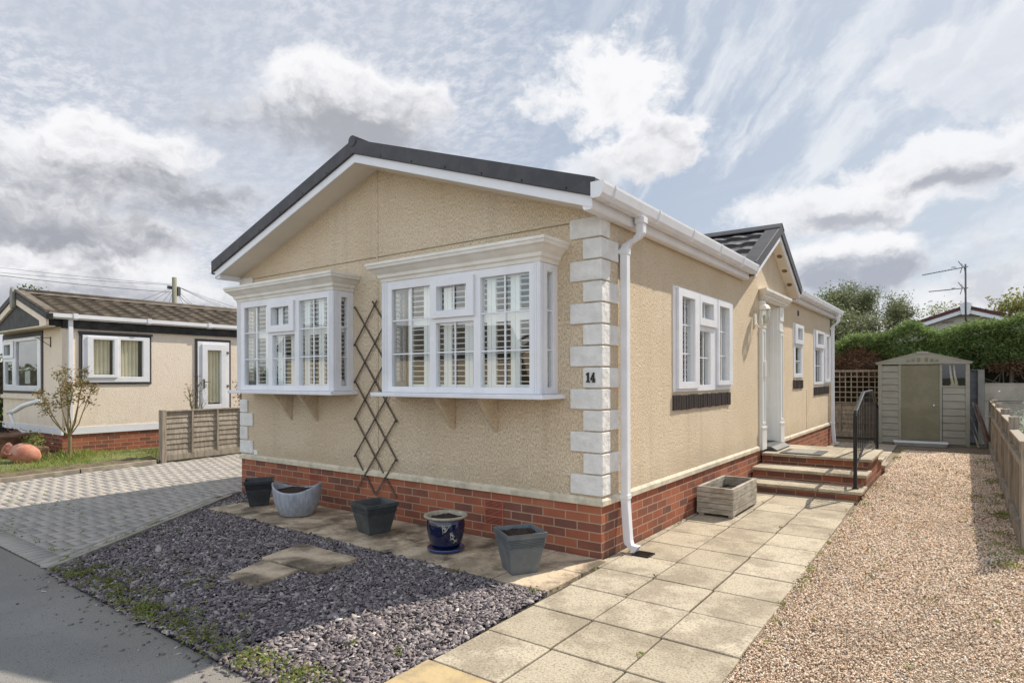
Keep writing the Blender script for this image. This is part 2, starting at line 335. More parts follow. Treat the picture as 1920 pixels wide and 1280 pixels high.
# ------------------------------------------------------------ mesh helpers
ORG = Vector((0, 0, 0))
def ident(u, v, w): return (u, v, w)
def front(y=0.0): return lambda u, v, w: (u, y-w, v)          # wall facing -y: u = x, v = z, w outward
def side(x=0.0): return lambda u, v, w: (x+w, u, v)           # wall facing +x: u = y, v = z, w outward
class MB:
    def __init__(s): s.v = []; s.f = []; s.sm = []
    def add(s, vs, fs, smooth=False):
        o = len(s.v); s.v += [tuple(q) for q in vs]; s.f += [tuple(i+o for i in f) for f in fs]; s.sm += [smooth]*len(fs)
        return s
    def box(s, u0, u1, v0, v1, w0, w1, m=ident, jit=0):
        P = [(u, v, w) for w in (w0, w1) for v in (v0, v1) for u in (u0, u1)]
        P = [m(*q) for q in P]
        if jit: P = [tuple(c+random.uniform(-jit, jit) for c in q) for q in P]
        return s.add(P, [(0, 2, 3, 1), (4, 5, 7, 6), (0, 1, 5, 4), (2, 6, 7, 3), (0, 4, 6, 2), (1, 3, 7, 5)])
    def prism(s, pts, w0, w1, m=ident):
        n = len(pts); V = [m(a, b, w0) for a, b in pts]+[m(a, b, w1) for a, b in pts]
        F = [tuple(range(n))[::-1], tuple(range(n, 2*n))]+[(i, (i+1) % n, n+(i+1) % n, n+i) for i in range(n)]
        return s.add(V, F)
    def extrude(s, prof, path):                      # prof: (a,b) pairs mapped at both ends by path functions
        n = len(prof); V = []
        for fn in path: V += [fn(a, b) for a, b in prof]
        F = []
        for k in range(len(path)-1):
            for i in range(n): F.append((k*n+i, k*n+(i+1) % n, (k+1)*n+(i+1) % n, (k+1)*n+i))
        F += [tuple(range(n))[::-1], tuple((len(path)-1)*n+i for i in range(n))]
        return s.add(V, F)
    def plate(s, u0, u1, v0, v1, holes, w0, w1, m=ident):
        us = sorted({u0, u1, *[h[0] for h in holes], *[h[1] for h in holes]}); vs = sorted({v0, v1, *[h[2] for h in holes], *[h[3] for h in holes]})
        us = [u for u in us if u0-1e-9 <= u <= u1+1e-9]; vs = [v for v in vs if v0-1e-9 <= v <= v1+1e-9]
        def solid(i, j):
            if i < 0 or j < 0 or i >= len(us)-1 or j >= len(vs)-1: return False
            cu, cv = (us[i]+us[i+1])/2, (vs[j]+vs[j+1])/2
            return not any(h[0] < cu < h[1] and h[2] < cv < h[3] for h in holes)
        for i in range(len(us)-1):
            for j in range(len(vs)-1):
                if not solid(i, j): continue
                a, b, c, d = us[i], us[i+1], vs[j], vs[j+1]
                s.add([m(a, c, w1), m(b, c, w1), m(b, d, w1), m(a, d, w1)], [(0, 1, 2, 3)])
                s.add([m(a, c, w0), m(b, c, w0), m(b, d, w0), m(a, d, w0)], [(3, 2, 1, 0)])
                for (di, dj, p, q) in ((-1, 0, (a, c), (a, d)), (1, 0, (b, d), (b, c)), (0, -1, (b, c), (a, c)), (0, 1, (a, d), (b, d))):
                    if not solid(i+di, j+dj):
                        s.add([m(*p, w0), m(*p, w1), m(*q, w1), m(*q, w0)], [(0, 1, 2, 3)])
        return s
    def tube(s, pts, radii, n=8, smooth=True, cap=True):
        pts = [Vector(q) for q in pts]
        if not hasattr(radii, '__len__'): radii = [radii]*len(pts)
        V = []; F = []; ref = None
        for i, q in enumerate(pts):
            t = (pts[min(i+1, len(pts)-1)]-pts[max(i-1, 0)]).normalized()
            if ref is None: ref = Vector((0, 0, 1)) if abs(t.z) < .9 else Vector((1, 0, 0))
            a = t.cross(ref).normalized(); b = t.cross(a).normalized(); ref = b.cross(t)*-1 if False else ref
            for k in range(n):
                an = 2*math.pi*k/n; V.append(q+(a*math.cos(an)+b*math.sin(an))*radii[i])
        for i in range(len(pts)-1):
            for k in range(n): F.append((i*n+k, i*n+(k+1) % n, (i+1)*n+(k+1) % n, (i+1)*n+k))
        s.add(V, F, smooth)
        if cap: s.add(V[:n], [tuple(range(n))]); s.add(V[-n:], [tuple(range(n))[::-1]])
        return s
    def lathe(s, prof, n=40, c=(0, 0, 0), fn=None, smooth=True, closed=False):
        V = []; F = []
        for i, (r, z) in enumerate(prof):
            for k in range(n):
                an = 2*math.pi*k/n; x, y, zz = r*math.cos(an), r*math.sin(an), z
                if fn: x, y, zz = fn(x, y, zz, an, i)
                V.append((c[0]+x, c[1]+y, c[2]+zz))
        for i in range(len(prof)-1):
            for k in range(n): F.append((i*n+k, i*n+(k+1) % n, (i+1)*n+(k+1) % n, (i+1)*n+k))
        return s.add(V, F, smooth)
    def build(s, name, m, parent=None, bevel=0, label=None, weld=True, autosmooth=False):
        me = bpy.data.meshes.new(name)
        O = ORG
        me.from_pydata([(a-O.x, b-O.y, c-O.z) for a, b, c in s.v], [], s.f)
        me.polygons.foreach_set('use_smooth', s.sm)
        if weld:
            bm = bmesh.new(); bm.from_mesh(me); bmesh.ops.remove_doubles(bm, verts=bm.verts, dist=1e-5)
            bmesh.ops.recalc_face_normals(bm, faces=bm.faces); bm.to_mesh(me); bm.free()
        me.materials.append(m)
        o = bpy.data.objects.new(name, me); COL.objects.link(o)
        if parent is not None: o.parent = parent
        else: o.location = O
        if bevel:
            b = o.modifiers.new('bevel', 'BEVEL'); b.width = bevel; b.segments = 2; b.limit_method = 'ANGLE'; b.angle_limit = R_(40); b.harden_normals = False
        if label: o['label'] = label
        return o
def fast(name, V, F, m, parent=None, smooth=False):
    """V (n,3) world, F (k,c) numpy; every face has c corners"""
    me = bpy.data.meshes.new(name); V = np.asarray(V, dtype=np.float64)-np.array(ORG); F = np.asarray(F, dtype=np.int32)
    k, c = F.shape
    me.vertices.add(len(V)); me.vertices.foreach_set('co', V.astype(np.float32).ravel())
    me.loops.add(k*c); me.loops.foreach_set('vertex_index', F.ravel())
    me.polygons.add(k); me.polygons.foreach_set('loop_start', np.arange(0, k*c, c, dtype=np.int32))
    if smooth: me.polygons.foreach_set('use_smooth', np.ones(k, dtype=bool))
    me.update(calc_edges=True); me.materials.append(m)
    o = bpy.data.objects.new(name, me); COL.objects.link(o)
    if parent is not None: o.parent = parent
    else: o.location = ORG
    return o
def tag(o, label=None, cat=None, group=None, kind=None):
    if label: o['label'] = label
    if cat: o['category'] = cat
    if group: o['group'] = group
    if kind: o['kind'] = kind
    return o
def thing(name, label, cat, loc=(0, 0, 0), rz=0, group=None):
    global ORG
    ORG = Vector(loc); o = bpy.data.objects.new(name, None); COL.objects.link(o)
    o.location = loc; o.rotation_euler = (0, 0, rz); o.empty_display_size = .1
    return tag(o, label, cat, group)
def at0():
    global ORG
    ORG = Vector((0, 0, 0))
def instances(proto_v, proto_f, pos, rot, scl):
    """proto (p,3),(f,c); pos (n,3); rot (n,3,3); scl (n,3)"""
    pv = np.asarray(proto_v, float); pf = np.asarray(proto_f, int); n = len(pos); p = len(pv)
    V = np.einsum('nij,npj->npi', rot, pv[None]*scl[:, None, :])+pos[:, None, :]
    F = pf[None]+(np.arange(n)*p)[:, None, None]
    return V.reshape(-1, 3), F.reshape(-1, pf.shape[1])
def rotm(n, tilt=math.pi, rng=RNG):
    az = rng.uniform(0, 2*math.pi, n); el = rng.normal(0, tilt, n); ro = rng.normal(0, tilt, n)
    cz, sz, cx, sx, cy, sy = np.cos(az), np.sin(az), np.cos(el), np.sin(el), np.cos(ro), np.sin(ro)
    Z = np.zeros((n, 3, 3)); Z[:, 0, 0] = cz; Z[:, 0, 1] = -sz; Z[:, 1, 0] = sz; Z[:, 1, 1] = cz; Z[:, 2, 2] = 1
    X = np.zeros((n, 3, 3)); X[:, 0, 0] = 1; X[:, 1, 1] = cx; X[:, 1, 2] = -sx; X[:, 2, 1] = sx; X[:, 2, 2] = cx
    Y = np.zeros((n, 3, 3)); Y[:, 1, 1] = 1; Y[:, 0, 0] = cy; Y[:, 0, 2] = sy; Y[:, 2, 0] = -sy; Y[:, 2, 2] = cy
    return Z@X@Y
LEAFV = [(-.5, 0, 0), (-.12, -.28, .06), (.5, 0, -.02), (-.12, .28, .06)]; LEAFF = [(0, 1, 2, 3)]
def leaves(name, pts, size, m, parent=None, tilt=1.2, aspect=1.0):
    n = len(pts); s = RNG.uniform(.6, 1.3, n)*size
    V, F = instances(LEAFV, LEAFF, np.asarray(pts), rotm(n, tilt), np.stack([s, s*aspect, s], 1))
    return fast(name, V, F, m, parent)
def inpoly(x, y, poly):
    c = np.zeros(len(x), bool); j = len(poly)-1
    for i in range(len(poly)):
        xi, yi = poly[i]; xj, yj = poly[j]
        c ^= ((yi > y) != (yj > y)) & (x < (xj-xi)*(y-yi)/(yj-yi+1e-12)+xi); j = i
    return c
def sheet(name, poly, z, m, kind='structure', label=None):
    at0(); n = len(poly); me = bpy.data.meshes.new(name)
    me.from_pydata([(a, b, z) for a, b in poly], [], [tuple(range(n))]); me.materials.append(m)
    o = bpy.data.objects.new(name, me); COL.objects.link(o); tag(o, label=label, kind=kind); return o

# ============================================================ GROUND
def f_tarmac(N, p):
    n1 = N.noise(N.oc, 1.1, 5, .6); n2 = N.noise(N.oc, 160, 3, .6); sp = N.vor(N.oc, 110)
    c = N.mix(N.sstep(n1, .3, .7), (.215, .203, .188), (.275, .26, .24))
    c = N.mix(N.math('MULTIPLY', N.sstep(n2, .50, .75), .5), c, (.30, .29, .27))
    c = N.mix(N.sstep(N.vor(N.oc, 22), .075, .045), c, (.42, .40, .37)); c = N.mix(N.sstep(N.noise(N.oc, 48, 4, .7), .60, .68), c, (.10, .095, .09))
    c = N.mix(N.math('MULTIPLY', N.sstep(N.noise(N.oc, 3.3, 6, .65), .56, .75), .35), c, (.10, .096, .09))
    crk0 = N.vor(N.vmath('ADD', N.oc, N.scale(N.noise(N.oc, 2.2, 4, .6, 0, True), .5)), .8, feature='DISTANCE_TO_EDGE')
    # grit and dust gathered along the edge of the slate bed
    sxyz = N.new('ShaderNodeSeparateXYZ'); N.put(sxyz.inputs[0], N.oc)
    e = N.sstep(N.math('ADD', sxyz.outputs[1], N.math('MULTIPLY', N.math('SUBTRACT', N.noise(N.oc, 4, 4, .6), .5), .5)), -3.15, -2.7)
    c = N.mix(N.math('MULTIPLY', e, .45), c, (.24, .205, .165))
    N.put(p.inputs['Base Color'], c); p.inputs['Roughness'].default_value = .85; p.inputs['Specular IOR Level'].default_value = .3
    N.put(p.inputs['Normal'], N.bump(N.math('ADD', n2, sp), .6, .005))
M_tar = mat('tarmac', f_tarmac)
def f_earth(N, p):
    n1 = N.noise(N.oc, .5, 6, .6); n2 = N.noise(N.oc, 22, 5, .65)
    c = N.mix(N.sstep(n1, .35, .65), (.085, .10, .035), (.14, .12, .07)); c = N.mix(n2, c, (.06, .06, .03))
    N.put(p.inputs['Base Color'], c); p.inputs['Roughness'].default_value = .95; N.put(p.inputs['Normal'], N.bump(n2, .6, .03))
M_earth = mat('earth_and_grass', f_earth)
at0()
b = MB(); nn = 24
xs = [-400+800*i/nn for i in range(nn+1)]
b.add([(x, y, -.03) for x in xs for y in xs], [(i*(nn+1)+j, (i+1)*(nn+1)+j, (i+1)*(nn+1)+j+1, i*(nn+1)+j+1) for i in range(nn) for j in range(nn)])
tag(b.build('ground', M_earth, weld=False), kind='structure')
sheet('road', [(-60, -9.5), (60, -9.5), (60, -2.75), (1.3, -2.75), (-.3, -2.70), (-3.36, -2.62), (-8.65, -2.62), (-60, -2.7)], -.007, M_tar)

# --- driveway of herringbone blocks
def f_blocks(N, p):
    rnd = N.geo.outputs['Random Per Island']
    c = N.ramp(rnd, [(0, (.30, .275, .25)), (.35, (.36, .325, .29)), (.7, (.40, .355, .31)), (1, (.34, .315, .29))])
    c = N.mix(N.math('MULTIPLY', N.noise(N.oc, 90, 4, .7), .4), c, (.42, .385, .345))
    c = N.mix(N.math('MULTIPLY', N.sstep(N.noise(N.oc, 1.4, 5, .6), .5, .75), .35), c, (.11, .105, .10))
    N.put(p.inputs['Base Color'], c); p.inputs['Roughness'].default_value = .8; p.inputs['Specular IOR Level'].default_value = .35
    N.put(p.inputs['Normal'], N.bump(N.noise(N.oc, 130, 3, .6), .4, .003))
M_blocks = mat('block_paving', f_blocks)
def f_jointsand(N, p):
    n = N.noise(N.oc, 3, 5, .6)
    c = N.mix(N.sstep(n, .45, .62), (.05, .045, .03), (.075, .10, .025)); N.put(p.inputs['Base Color'], c); p.inputs['Roughness'].default_value = .95
M_jsand = mat('mossy_joint_sand', f_jointsand)
sheet('driveway_bed', [(-8.62, -2.7), (-3.40, -2.69), (-5.14, -.25), (-5.27, .1), (-5.27, 14), (-10.7, 14)], -.002, M_jsand)
drv = [(-8.60, -2.49), (-3.68, -2.49), (-5.24, -.32), (-5.27, .1), (-5.27, 12), (-10.4, 12)]
B = []
def herring_cells():
    # cell (i,j) with t=(i-j)%4: t=0,1 -> horizontal block start/end ; t=2,3 -> vertical
    P = []; g = .1; ox, oy = -10.9, -3.0
    for i in range(0, 78):
        for j in range(0, 152):
            t = (i-j) % 4
            if t == 0: P.append((ox+i*g, oy+j*g, 2*g, g))
            elif t == 3: P.append((ox+i*g, oy+j*g, g, 2*g))
    return P
hb = np.array(herring_cells()); cx = hb[:, 0]+hb[:, 2]/2; cy = hb[:, 1]+hb[:, 3]/2
half = hb[(np.abs(cy+2.5) < .03) & (hb[:, 3] > .15)].copy(); half[:, 1] = -2.5; half[:, 3] = .1
half = half[inpoly(half[:, 0]+.05, half[:, 1]+.06, drv)]
hb = np.vstack([hb[inpoly(cx, cy, drv)], half])
for x in np.arange(-8.6, -3.55, .1): B.append((x, -2.69, .1, .2))
hb = np.vstack([hb, np.array(B)])
CUBE = [(-.5, -.5, 0), (.5, -.5, 0), (.5, .5, 0), (-.5, .5, 0), (-.47, -.47, 1), (.47, -.47, 1), (.47, .47, 1), (-.47, .47, 1)]
CUBEF = [(0, 1, 5, 4), (1, 2, 6, 5), (2, 3, 7, 6), (3, 0, 4, 7), (4, 5, 6, 7)]
def blocks(name, rects, z0, h, gap, m, jz=.0012, rot=0.0):
    n = len(rects); pos = np.stack([rects[:, 0]+rects[:, 2]/2, rects[:, 1]+rects[:, 3]/2, np.full(n, z0)+RNG.uniform(-jz, jz, n)], 1)
    R = rotm(n, .006) ; a = RNG.normal(rot, .008, n); R = np.zeros((n, 3, 3)); R[:, 0, 0] = np.cos(a); R[:, 0, 1] = -np.sin(a); R[:, 1, 0] = np.sin(a); R[:, 1, 1] = np.cos(a); R[:, 2, 2] = 1
    S = np.stack([rects[:, 2]-gap, rects[:, 3]-gap, np.full(n, h)], 1)
    return instances(CUBE, CUBEF, pos, R, S)
V, F = blocks('d', hb, -.006, .014, .012, M_blocks)
# diagonal border course alongside the concrete edging
dv = Vector((-5.12+3.39, -.27+2.68, 0)); L = dv.length; dv.normalize(); nr = Vector((-dv.y, dv.x, 0))
ang = math.atan2(dv.y, dv.x); nB = int(L/.2)
pos = []; S = []
for row in (0, 1):
    for k in range(nB):
        q = Vector((-3.42, -2.66, 0))+dv*(.2*k+.12+(.1 if row else 0))+nr*(.06+.1*row); pos.append((q.x, q.y, -.001+row*.0005)); S.append((.190, .090, .0105))
R = np.zeros((len(pos), 3, 3)); R[:] = np.array(Matrix.Rotation(ang, 3, 'Z'))
V2, F2 = instances(CUBE, CUBEF, np.array(pos), R, np.array(S))
at0(); o = fast('driveway', np.vstack([V, V2]), np.vstack([F, F2+len(V)]), M_blocks); tag(o, kind='structure')
b = MB(); e0 = Vector((-3.37, -2.70, 0)); 
b.prism([(e0.x, e0.y), (e0.x+.05, e0.y+.01), (-5.07, -.22), (-5.12, -.25)], -.03, .035); tag(b.build('edging_kerb', M_kerb, bevel=.006), kind='structure')

# --- slate bed
slate = [(-3.30, -2.72), (-5.08, -.25), (-5.12, -.02), (-4.54, -.02), (-4.54, -.83), (.07, -.9), (.10, -2.08), (.10, -2.74)]
def f_slbed(N, p):
    v = N.vor(N.oc, 45); n = N.noise(N.oc, 30, 4, .6)
    c = N.mix(n, (.035, .03, .035), (.09, .08, .085)); N.put(p.inputs['Base Color'], c); p.inputs['Roughness'].default_value = .8
    N.put(p.inputs['Normal'], N.bump(v, 1, .02))
M_slbed = mat('slate_dust', f_slbed)
sheet('slate_bed', slate, -.004, M_slbed)
def f_slate(N, p):
    rnd = N.geo.outputs['Random Per Island']
    c = N.ramp(rnd, [(0, (.080, .064, .072)), (.3, (.14, .112, .118)), (.6, (.21, .172, .17)), (.92, (.33, .28, .265)), (.985, (.44, .38, .35)), (1, (.65, .60, .55))])
    N.put(p.inputs['Base Color'], c); p.inputs['Roughness'].default_value = .55; p.inputs['Specular IOR Level'].default_value = .45
    N.put(p.inputs['Normal'], N.bump(N.noise(N.oc, 150, 3), .3, .003))
M_slate = mat('plum_slate_chips', f_slate)
CH = [(math.cos(a)*r, math.sin(a)*r) for a, r in ((.1, .55), (1.1, .45), (2.3, .5), (3.3, .55), (4.2, .42), (5.3, .5))]
chipv = [(x, y, -.5) for x, y in CH]+[(x*.93, y*.93, .5) for x, y in CH]
def tri_prism(n): 
    F = [(i, (i+1) % n, n+(i+1) % n, n+i) for i in range(n)]
    F += [(n+0, n+1, n+2, n+3), (n+0, n+3, n+4, n+5)]
    return F
n = 66000; X = RNG.uniform(-5.2, .15, n); Y = RNG.uniform(-2.78, 0, n)
edge = .02*np.sin(X*9)+.03*np.sin(X*3.1)
k = inpoly(X, Y, slate); X, Y = X[k], Y[k]
dist = np.hypot(X-2.35, Y+4.42); keep = RNG.uniform(0, 1, len(X)) < np.clip(5.2/dist, .35, 1); X, Y = X[keep], Y[keep]; n = len(X)
Zz = RNG.uniform(.0, .018, n)+.010*np.sin(X*5+1)*np.sin(Y*4)
sz = RNG.lognormal(-.1, .38, n); S = np.stack([sz*RNG.uniform(.020, .040, n), sz*RNG.uniform(.012, .024, n), RNG.uniform(.003, .008, n)], 1)
V, F = instances(chipv, tri_prism(6), np.stack([X, Y, Zz+.006], 1), rotm(n, .38), S)
m_ = 130; fx = RNG.uniform(-3.5, .1, m_); fy = -2.72-np.abs(RNG.normal(0, .13, m_))
V2, F2 = instances(chipv, tri_prism(6), np.stack([fx, fy, np.full(m_, -.003)], 1), rotm(m_, .12), np.stack([RNG.uniform(.010, .034, m_), RNG.uniform(.008, .02, m_), RNG.uniform(.003, .006, m_)], 1))
V, F = np.vstack([V, V2]), np.vstack([F, F2+len(V)])
at0(); tag(fast('slate_chippings', V, F, M_slate), 'plum and grey slate chippings spread in the bed before the house', 'slate chippings', kind='stuff')

# --- gravel
def f_grbed(N, p):
    v = N.vor(N.oc, 85, 'Color'); dd = N.vor(N.oc, 85); n1 = N.noise(N.oc, 1.3, 5, .6)
    sc = N.new('ShaderNodeSeparateColor'); N.put(sc.inputs[0], v)
    c = N.ramp(sc.outputs[0], [(0, (.17, .115, .075)), (.35, (.33, .22, .14)), (.7, (.47, .34, .23)), (1, (.60, .48, .36))])
    c = N.mix(N.sstep(dd, .35, .62), c, (.10, .07, .045)); c = N.mix(N.math('MULTIPLY', N.sstep(n1, .45, .7), .35), c, (.20, .135, .085))
    N.put(p.inputs['Base Color'], c); p.inputs['Roughness'].default_value = .8; N.put(p.inputs['Normal'], N.bump(N.math('SUBTRACT', 1.0, dd), .8, .012))
M_grbed = mat('gravel_bed', f_grbed)
sheet('gravel_ground', [(1.40, -2.75), (14, -2.75), (14, 12.4), (-.3, 12.4), (-.3, 11.0), (1.25, 8)], -.006, M_grbed)
def f_peb(N, p):
    rnd = N.geo.outputs['Random Per Island']
    c = N.ramp(rnd, [(0, (.16, .10, .06)), (.09, (.36, .22, .13)), (.18, (.66, .43, .27)), (.36, (.80, .57, .38)), (.58, (.88, .68, .50)), (.80, (.92, .78, .62)), (.96, (.93, .85, .74)), (1, (.34, .33, .34))])
    c = N.mix(N.math('MULTIPLY', N.sstep(N.noise(N.oc, 1.5, 5, .65), .50, .72), .36), c, (.24, .15, .095))
    N.put(p.inputs['Base Color'], c); p.inputs['Roughness'].default_value = .7
M_peb = mat('golden_gravel', f_peb)
OC = [(.5, 0, 0), (-.5, 0, 0), (0, .5, 0), (0, -.5, 0), (.05, .04, .5), (0, 0, -.5)]
OCF = [(0, 2, 4), (2, 1, 4), (1, 3, 4), (3, 0, 4), (2, 0, 5), (1, 2, 5), (3, 1, 5), (0, 3, 5)]
n = 210000; U = RNG.uniform(0, 1, n); Y = -2.7+13.0*U**1.9; X = RNG.uniform(1.36, 3.6, n)
k = (X > 1.40-.012*(Y+1.4)) & ((Y < 2.4) | (X < 3.0)); X, Y = X[k], Y[k]; n = len(X)
grow = 1+np.clip((np.hypot(X-2.35, Y+4.42)-4)/9, 0, 1.2)
s = RNG.uniform(.0055, .0135, n)*grow; Zz = RNG.uniform(-.004, .010, n)+.006*np.sin(X*6)*np.sin(Y*3.3+1)+.008*np.exp(-((X-2.2)/.3)**2)*np.sin(Y*1.2)
S = np.stack([s*RNG.uniform(.9, 1.6, n), s, s*RNG.uniform(.55, .9, n)], 1)
V, F = instances(OC, OCF, np.stack([X, Y, Zz], 1), rotm(n, .5), S)
at0(); tag(fast('gravel', V, F, M_peb, smooth=False), 'golden brown gravel strip between the slab path and the low fence', 'gravel', kind='stuff')

# --- slab path
def f_slab(N, p):
    rnd = N.geo.outputs['Random Per Island']
    c = N.ramp(rnd, [(0, (.43, .365, .27)), (.5, (.49, .42, .315)), (1, (.54, .465, .355))])
    n1 = N.noise(N.oc, 2.2, 7, .68); n3 = N.noise(N.oc, 75, 5, .72)
    c = N.mix(N.math('MULTIPLY', N.sstep(n1, .44, .60), .58), c, (.22, .175, .125))
    c = N.mix(N.math('MULTIPLY', N.sstep(n3, .49, .60), .62), c, (.15, .12, .085))
    c = N.mix(N.math('MULTIPLY', N.sstep(N.noise(N.oc, 60, 3, .6), .60, .70), .6), c, (.58, .53, .43))
    N.put(p.inputs['Base Color'], c); p.inputs['Roughness'].default_value = .85; p.inputs['Specular IOR Level'].default_value = .25
    N.put(p.inputs['Normal'], N.bump(n3, .5, .006))
M_slab = mat('buff_concrete_slab', f_slab)
M_jdark = simple('path_joint_dirt', (.05, .038, .026), (.09, .065, .04), 12, .95, .4, 60, dirt=((.05, .07, .02), 5, .5))
def px(k, y): return .075-.018*y+.4375*k
sheet('path_bed', [(px(0, -2.62), -2.62), (px(3, -2.7), -2.7), (px(3, 11)-.02, 11.0), (-.02, 11.0), (0, 0), (.06, -.2)], .004, M_jdark)
rects = []; ys = [-2.56+.4765*i for i in range(29)]
b = MB()
for r, y in enumerate(ys):
    for kx in range(-1, 3):
        if kx == -1 and y < -.25: continue
        if r == 0 and kx == 0: continue
        if y > 3.7 and y < 6.6: continue
        x0, x1 = px(kx, y)+.006, px(kx+1, y)-.006
        if kx == -1: x0 = max(.004, x0); 
        if x1-x0 < .03: continue
        j = random.uniform(-.002, .002); jx = random.uniform(-.003, .003)
        z = .016+j
        b.box(x0+jx, x1+jx, y+.006, y+.470, -.02, z)
tag(b.build('path', M_slab, bevel=.005), kind='structure')
at0(); b = MB(); b.box(px(0, -2.3)-.02, px(1, -2.3)-.01, -2.57, -2.09, -.03, .019); tag(b.build('sandstone_slab', M_sand, bevel=.008), kind='structure')
# paving strip beneath the bay windows
b = MB(); xs = [-4.54, -3.98, -3.38, -2.78, -2.18, -1.60, -1.0, -.42, .055]
sheet('paving_strip_bed', [(-4.53, -.83), (.04, -.88), (.02, 0), (-4.53, 0)], .006, M_jdark)
for i in range(len(xs)-1):
    ym = -.44+random.uniform(-.06, .06); yb = -.845-.006*i
    for (a, c) in ((yb, ym-.005), (ym+.005, -.003)):
        b.box(xs[i]+.004, xs[i+1]-.004, a, c, -.02, .024+random.uniform(-.0015, .0015))
tag(b.build('paving_strip', M_stone, bevel=.006), kind='structure')
# stepping slabs
for pts, lab in (([(-2.209, -1.608), (-1.526, -1.575), (-1.572, -1.165), (-2.324, -1.150)], 'larger riven sandstone slab lying in the slate nearer the house'),
                 ([(-1.991, -2.02), (-1.60, -2.03), (-1.70, -1.625), (-2.143, -1.64)], 'smaller riven sandstone slab lying in the slate nearer the road')):
    c = (sum(p[0] for p in pts)/4, sum(p[1] for p in pts)/4); ORG = Vector((c[0], c[1], 0))
    b = MB(); b.prism(pts, .004, .045); tag(b.build('stepping_slab', M_stone, bevel=.006), lab, 'paving slab', 'sandstone slabs lying in the slate bed')
at0()
# drain cover
t = thing('drain_cover', 'small black slotted drain cover at the foot of the near downpipe', 'drain cover', (.21, .33, .016))
b = MB(); holes = [(.155+.018*i, .165+.018*i, .275, .385) for i in range(7)]; b.plate(.14, .285, .26, .40, holes, .018, .028); b.build('drain_grid', M_black, t)
b = MB(); b.box(.145, .28, .265, .395, .0165, .0185); b.build('drain_pit', M_dark, t)

# ============================================================ WINDOW BUILDER
def window(parent, m, u0, u1, v0, v1, secs, w=.0, depth=.07, name='window', fr_mat=M_upvc, pane_mat=M_glass, label=None, muntin=.012):
    """secs: dicts glass=(u0,u1,v0,v1), sash=(u0,u1,v0,v1)|None, mu=[u...], mv=[v...]"""
    b = MB(); b.plate(u0, u1, v0, v1, [s['glass'] for s in secs], w-depth, w, m)
    for s in secs:
        if s.get('sash'):
            a = s['sash']; b.plate(a[0], a[1], a[2], a[3], [s['glass']], w+.0015, w+.024, m)
    f = b.build(name, fr_mat, parent, bevel=.007, label=label)
    b = MB()
    for s in secs:
        g = s['glass']; wg = w-depth*.45
        b.add([m(g[0], g[2], wg), m(g[1], g[2], wg), m(g[1], g[3], wg), m(g[0], g[3], wg)], [(0, 1, 2, 3)])
    b.build('glass_pane', pane_mat, f, weld=False)
    for s in secs:
        b = MB(); any_ = False; g = s['glass']; wg = w-depth*.45
        for u in s.get('mu', []): b.box(u-muntin/2, u+muntin/2, g[2], g[3], wg+.004, wg+.013, m); any_ = True
        for v in s.get('mv', []): b.box(g[0], g[1], v-muntin/2, v+muntin/2, wg+.0035, wg+.0125, m); any_ = True
        if any_: b.build('glazing_bars', fr_mat, f)
    return f
def shutter(parent, m, u0, u1, v0, v1, w, mid=None, stile=.045, pitch=.05, tilt=.12, name='shutter'):
    b = MB(); zs = [(v0+stile*1.4, v1-stile*1.4)] if mid is None else [(v0+stile*1.4, mid-.035), (mid+.035, v1-stile*1.4)]
    b.plate(u0, u1, v0, v1, [(u0+stile, u1-stile, a, c) for a, c in zs], w-.024, w, m)
    for a, c in zs:
        k = int((c-a)/pitch); pz = (c-a)/k
        for i in range(k):
            vc = a+(i+.5)*pz; hw = .020; dx, dv = hw*math.cos(tilt), hw*math.sin(tilt)
            P = [(w-.012-dx, vc-dv-.003), (w-.012+dx, vc+dv-.003), (w-.012+dx, vc+dv+.003), (w-.012-dx, vc-dv+.003)]
            b.extrude(P, [lambda ww, vv, uu=u0+stile: m(uu, vv, ww), lambda ww, vv, uu=u1-stile: m(uu, vv, ww)])
    return b.build(name, M_shut, parent)

# ============================================================ THE BUNGALOW
HL = 10.70; HW = 5.27; XC = -2.645; SLOPE = 1/3
house = thing('bungalow', 'cream rendered park bungalow with two white bay windows, brick base and number 14', 'bungalow', (0, 0, 0))
fm, sm_ = front(0), side(0)
bayL = (-4.79, -3.12, 1.36, 2.43); bayR = (-2.20, -.48, 1.36, 2.43)
b = MB()
b.plate(-HW, 0, .50, 2.752, [bayL, bayR], -.12, 0, fm)
# gable infill, slightly proud groove below it
zt = lambda x: 3.70-SLOPE*abs(x-XC)
b.prism([(-HW, 2.764), (-.0, 2.764), (-.0, zt(0)+.03), (XC, 3.73), (-HW, zt(-HW)+.03)], -.12, 0, fm)
b.box(-HW, 0, 2.745, 2.770, -.10, -.006, fm)
winA = (1.54, 3.38, 1.345, 2.395); winB = (6.95, 7.66, 1.49, 2.40); winC = (8.72, 10.42, 1.345, 2.40); doorH = (4.985, 5.85, .45, 2.58)
zs0 = 2.78
b.plate(0.12, HL, .50, zs0, [winA, winB, winC, doorH], -.12, 0, sm_)
